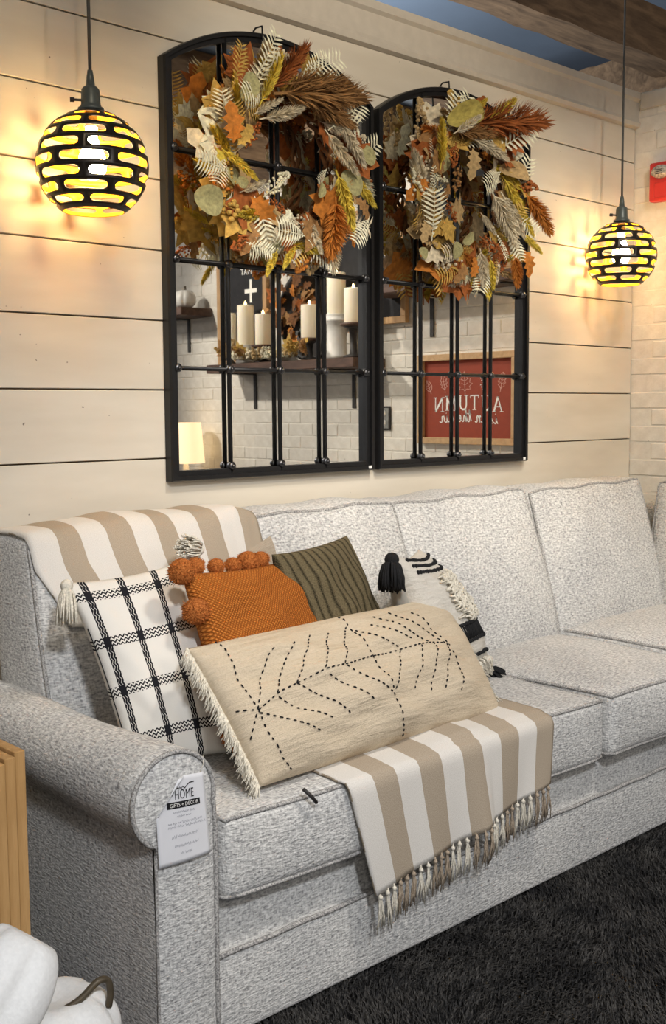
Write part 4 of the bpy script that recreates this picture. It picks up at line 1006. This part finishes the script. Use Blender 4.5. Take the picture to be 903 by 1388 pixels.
pedestal(4.17, 1.075, .185, .062, 'chunky dark holder with wood dish at the shelf end', 'stand', 1); candle(4.17, 1.075, SZ+.185, .050, .185, 'lit ivory candle at the shelf end nearest the autumn sign')
# dried flowers
df = thing('dried_flowers', (4.13, .45, SZ), 'bunch of white and tan dried flowers lying on the candle shelf', 'dried flowers')
for q in range(16):
    rs = random.Random(q+50); cx, cy = 4.11+rs.uniform(-.03, .03), .16+.48*q/15; g = []
    for i in range(60):
        a, b = rs.uniform(0, 2*PI), rs.uniform(-.2, 1); p = Vector((cx, cy, SZ+.035))+Vector((math.cos(a)*.04, math.sin(a)*.045, b*.05))*rs.uniform(.6, 1); g.append(ball(p, rs.uniform(.006, .011), 5, 3))
    put('blossom', join(*g), LM[('fc', 'cr', 'fc', 'ta')[q % 4]], df, smooth=False)
for (yy, l) in ((.10, -1), (.24, -1), (.66, 1), (.76, 1)):
    for i in range(5): place_leaf(df, 'L' if i % 2 else 'K', rnd.choice(['ta', 'gd', 'br']), Vector((-.05, yy-.45, .04)), Vector((-.06-rnd.uniform(0, .05), yy-.45+l*rnd.uniform(.02, .10), .07+rnd.uniform(0, .09))), 0, .1, Vector((-1, 0, 0)))
# leaf wreath on a black round tray behind the candles
lw = thing('leaf_wreath', (4.262, .50, SZ), 'brown maple leaf wreath leaning on a round black tray behind the candles', 'wreath')
put('tray', lathe([(.26, 0), (.27, .008), (.27, .024), (.25, .026), (.245, .016)], (0, 0, 0), 40), M['stand'], lw, off=(0, 0, 0)).matrix_local = Matrix.Translation((.038, .10, .275)) @ Matrix.Rotation(-PI/2, 4, 'Y')
rs = random.Random(21)
for i in range(46):
    a = rs.uniform(0, 2*PI); R = rs.uniform(.05, .21); b = Vector((-.012-rs.random()*.035, -.03+R*math.cos(a)*.75, .33+R*math.sin(a))); d = Vector((0, math.cos(a+rs.uniform(-1, 1)), math.sin(a+rs.uniform(-1, 1))))
    place_leaf(lw, 'L', rs.choice(['ru', 'br', 'dk', 'or', 'dk']), b, b+d*rs.uniform(.07, .11), 0, rs.uniform(0, .5), Vector((-1, 0, 0)), rs)
# chalkboards
def chalkboard(y0, y1, z0, z1, label, words, fr_=.035, x=4.30, fm='oak'):
    t = thing('chalkboard_sign', (x, (y0+y1)/2, z0), label, 'sign', 'framed chalkboard signs')
    put('board', box(x-.010, x-.002, y0+.01, y1-.01, z0+.01, z1-.01), M['chalk'], t, smooth=False)
    for (a, b, c, d) in ((y0, y1, z0, z0+fr_), (y0, y1, z1-fr_, z1), (y0, y0+fr_, z0+fr_, z1-fr_), (y1-fr_, y1, z0+fr_, z1-fr_)): put('frame_strip', box(x-.030, x, a, b, c, d, .002), M[fm], t, smooth=False)
    f_ = lambda u, v: (x-.0112, y1-fr_-u*(y1-y0-2*fr_), z0+fr_+v*(z1-z0-2*fr_))
    for (tx, rc) in words: put('chalk_lettering', map2(font_geo(tx), rc, f_), M['white'], t, smooth=False)
chalkboard(-.26, .225, SZ, 2.45, 'black chalkboard sign with white cross mark behind the tall candle', [('MAT', (.30, .66, .55, .71)), ('+', (.18, .44, .46, .62)), ('&', (.45, .30, .62, .40))])
chalkboard(.80, 1.36, 1.78, 2.40, 'black chalkboard in an oak frame behind the column pedestal', [('RM', (.2, .55, .42, .62))])
chalkboard(1.42, 2.05, 1.966, 2.62, 'tall black chalkboard standing on the shelf above the autumn sign', [])
# white pumpkin on the farther shelf
def pumpkin_geo(c, R, flat=.78, lobes=9, n=72, m=24, dent=.10):
    V, F = [], []
    for i in range(m+1):
        th_ = PI*i/m
        for k in range(n):
            a = 2*PI*k/n; lob = 1-dent*abs(math.cos(a*lobes/2))**6*math.sin(th_); r = R*math.sin(th_)**.85*lob; z = -math.cos(th_)*R*flat; z *= 1-.28*math.exp(-(math.sin(th_)/.35)**2)
            V.append((c[0]+max(r, 1e-4)*math.cos(a), c[1]+max(r, 1e-4)*math.sin(a), c[2]+z))
    for i in range(m):
        for k in range(n): F.append((i*n+k, i*n+(k+1) % n, (i+1)*n+(k+1) % n, (i+1)*n+k))
    return V, F
wp = thing('ceramic_pumpkin', (4.19, -.485, 1.975), 'small white pumpkin on the farther wall shelf', 'pumpkin')
put('body', pumpkin_geo((4.19, -.485, 2.036), .072, .86, 8), M['ceramic'], wp)
put('stem', tube([(4.19, -.485, 2.075), (4.19, -.483, 2.10), (4.185, -.478, 2.115)], [.010, .007, .008], 8), M['stem'], wp)
# console table and lamp farther along the brick wall
ct = thing('console_table', (4.12, -.60, 0), 'dark timber console table under the farther wall shelf', 'table')
put('table_top', box(3.93, 4.30, -1.2, -.1, .72, .76, .004), M['shelfwood'], ct, smooth=False)
for (x, y) in ((3.96, -1.16), (3.96, -.14), (4.27, -1.16), (4.27, -.14)): put('leg', box(x-.022, x+.022, y-.022, y+.022, 0, .72, .003), M['shelfwood'], ct, smooth=False)
tl = thing('table_lamp', (4.14, -.44, .76), 'glowing cream drum table lamp standing by the brick wall', 'lamp')
put('lamp_base', lathe([(.07, 0), (.07, .012), (.025, .03), (.05, .08), (.055, .13), (.02, .19), (.012, .26)], (4.14, -.44, .76), 24), M['ceramic'], tl)
put('lamp_shade', (lambda g: (g[0], g[1][:-2]))(lathe([(.122, .235), (.100, .492)], (4.14, -.44, .76), 32)), M['litshade'], tl)

# ================================================================== LOWER LEFT: leaning frames, plush pumpkins, rug
for i in range(4):
    x = .985-.026*i; zt = .672-.006*i; y0_ = 1.955-.010*i
    t = thing('wooden_frame', (x, y0_+.2, 0.0), ['pine picture frame leaning next to the sofa arm, outermost of its stack', 'pine picture frame second in the stack beside the sofa arm', 'pine picture frame third in the stack beside the sofa arm', 'pine picture frame fourth in the stack beside the sofa arm'][i], 'picture frame', 'stacked pine frames')
    a, b = y0_, y0_+.42
    for (c0, c1, d0, d1) in ((a, a+.035, .0, zt), (b-.035, b, .0, zt), (a+.035, b-.035, zt-.035, zt), (a+.035, b-.035, .0, .035)): put('frame_rail', box(x-.011, x+.011, c0, c1, d0, d1, .0015), M['pine'], t, smooth=False)
    put('backing', box(x-.004, x+.002, a+.03, b-.03, .03, zt-.03), M['stand'], t, smooth=False)
cr = thing('display_crate', (.72, 1.42, 0), 'low dark slatted crate holding the white plush pumpkins beside the sofa', 'crate')
for i in range(5): put('slat', box(.52, .92, 1.26+.068*i, 1.318+.068*i, .265, .285, .002), M['shelfwood'], cr, smooth=False)
for (a, b) in ((1.24, 1.258), (1.592, 1.61)):
    for q in range(3): put('slat', box(.52, .92, a, b, .02+.09*q, .09+.09*q, .002), M['shelfwood'], cr, smooth=False)
for (x, y) in ((.532, 1.271), (.908, 1.271), (.532, 1.579), (.908, 1.579)): put('post', box(x-.012, x+.012, y-.012, y+.012, 0, .264), M['shelfwood'], cr, smooth=False)
def plush(c, R, label, rot, flat, lobes, dent):
    t = thing('plush_pumpkin', (c[0], c[1], c[2]-R*flat), label, 'pumpkin'); o = put('body', pumpkin_geo((0, 0, 0), R, flat, lobes, 96, 28, dent), M['plush'], t, off=(0, 0, 0))
    o.matrix_local = Matrix.Translation((0, 0, R*flat)) @ rot; return t
RX = lambda a: Matrix.Rotation(math.radians(a), 4, 'X'); RY = lambda a: Matrix.Rotation(math.radians(a), 4, 'Y'); RZ = lambda a: Matrix.Rotation(math.radians(a), 4, 'Z')
pb = plush((.800, 1.505, .360), .105, 'white plush pumpkin with bronze stem and curled tendril beside the sofa arm', RZ(12), .72, 7, .13)
put('stem', tube([(.772, 1.49, .400), (.769, 1.49, .420), (.766, 1.492, .442), (.764, 1.495, .472)], [.020, .012, .0075, .006], 10), M['stem'], pb)
put('tendril', tube(curve([(.795, 1.47, .415), (.822, 1.46, .428), (.850, 1.455, .448), (.868, 1.455, .443), (.872, 1.455, .420), (.868, 1.455, .400)], 5), .0055, 8), M['stem'], pb)
pc = plush((.610, 1.360, .360), .098, 'white plush pumpkin at the outer end of the crate, under another', RZ(40), .74, 7, .13)
put('stem', tube([(.610, 1.36, .405), (.612, 1.36, .425)], [.018, .008], 10), M['stem'], pc)
pa = plush((.664, 1.405, .520), .076, 'white plush pumpkin lying tilted on top of two others beside the pine frames', RZ(-43) @ RY(30) @ RX(-28), 1.28, 5, .14)
# rug
rug = thing('shag_rug', (2.2, .9, 0), 'dark charcoal shag rug on the floor in front of the sofa', 'rug')
put('backing', box(1.04, 3.36, -1.4, 1.80, .0005, .010), M['rugbase'], rug, smooth=False)
ra = np.random.RandomState(3); NB = 95000
bx_ = ra.uniform(1.05, 3.35, NB); by_ = ra.uniform(.75, 1.79, NB)
hd = ra.uniform(0, 2*PI, NB); ln = ra.uniform(.018, .036, NB); ti = ra.uniform(.2, 1.1, NB); wd = ra.uniform(.0012, .0022, NB)
sw_ = .5*np.sin(bx_*6+1.5*np.sin(by_*7)); dx = np.cos(hd)*.6+np.cos(sw_*3)*.5; dy = np.sin(hd)*.6+np.sin(sw_*3)*.5
b0 = np.stack([bx_, by_, np.full(NB, .008)], 1); sd = np.stack([-np.sin(hd), np.cos(hd), np.zeros(NB)], 1)*wd[:, None]
md = b0+np.stack([dx*ln*.35*ti, dy*ln*.35*ti, ln*.6], 1); tp = b0+np.stack([dx*ln*1.1*ti, dy*ln*1.1*ti, ln*(1-.35*ti)], 1)
VV = np.stack([b0-sd, b0+sd, md+sd, md-sd, tp], 1).reshape(-1, 3)-np.array(rug.location)
me = bpy.data.meshes.new('pile'); base_i = np.arange(NB)[:, None]*5
me.vertices.add(NB*5); me.vertices.foreach_set('co', VV.astype(np.float32).ravel())
lp = np.concatenate([base_i+np.array([[0, 1, 2, 3]]), base_i+np.array([[3, 2, 4]])], 1).ravel()
me.loops.add(NB*7); me.loops.foreach_set('vertex_index', lp.astype(np.int32))
me.polygons.add(NB*2); ls = (np.arange(NB)[:, None]*7+np.array([[0, 4]])).ravel(); me.polygons.foreach_set('loop_start', ls.astype(np.int32))
me.materials.append(M['rug']); me.update(calc_edges=True); me.validate()
link(bpy.data.objects.new('pile', me), rug, kind='stuff')
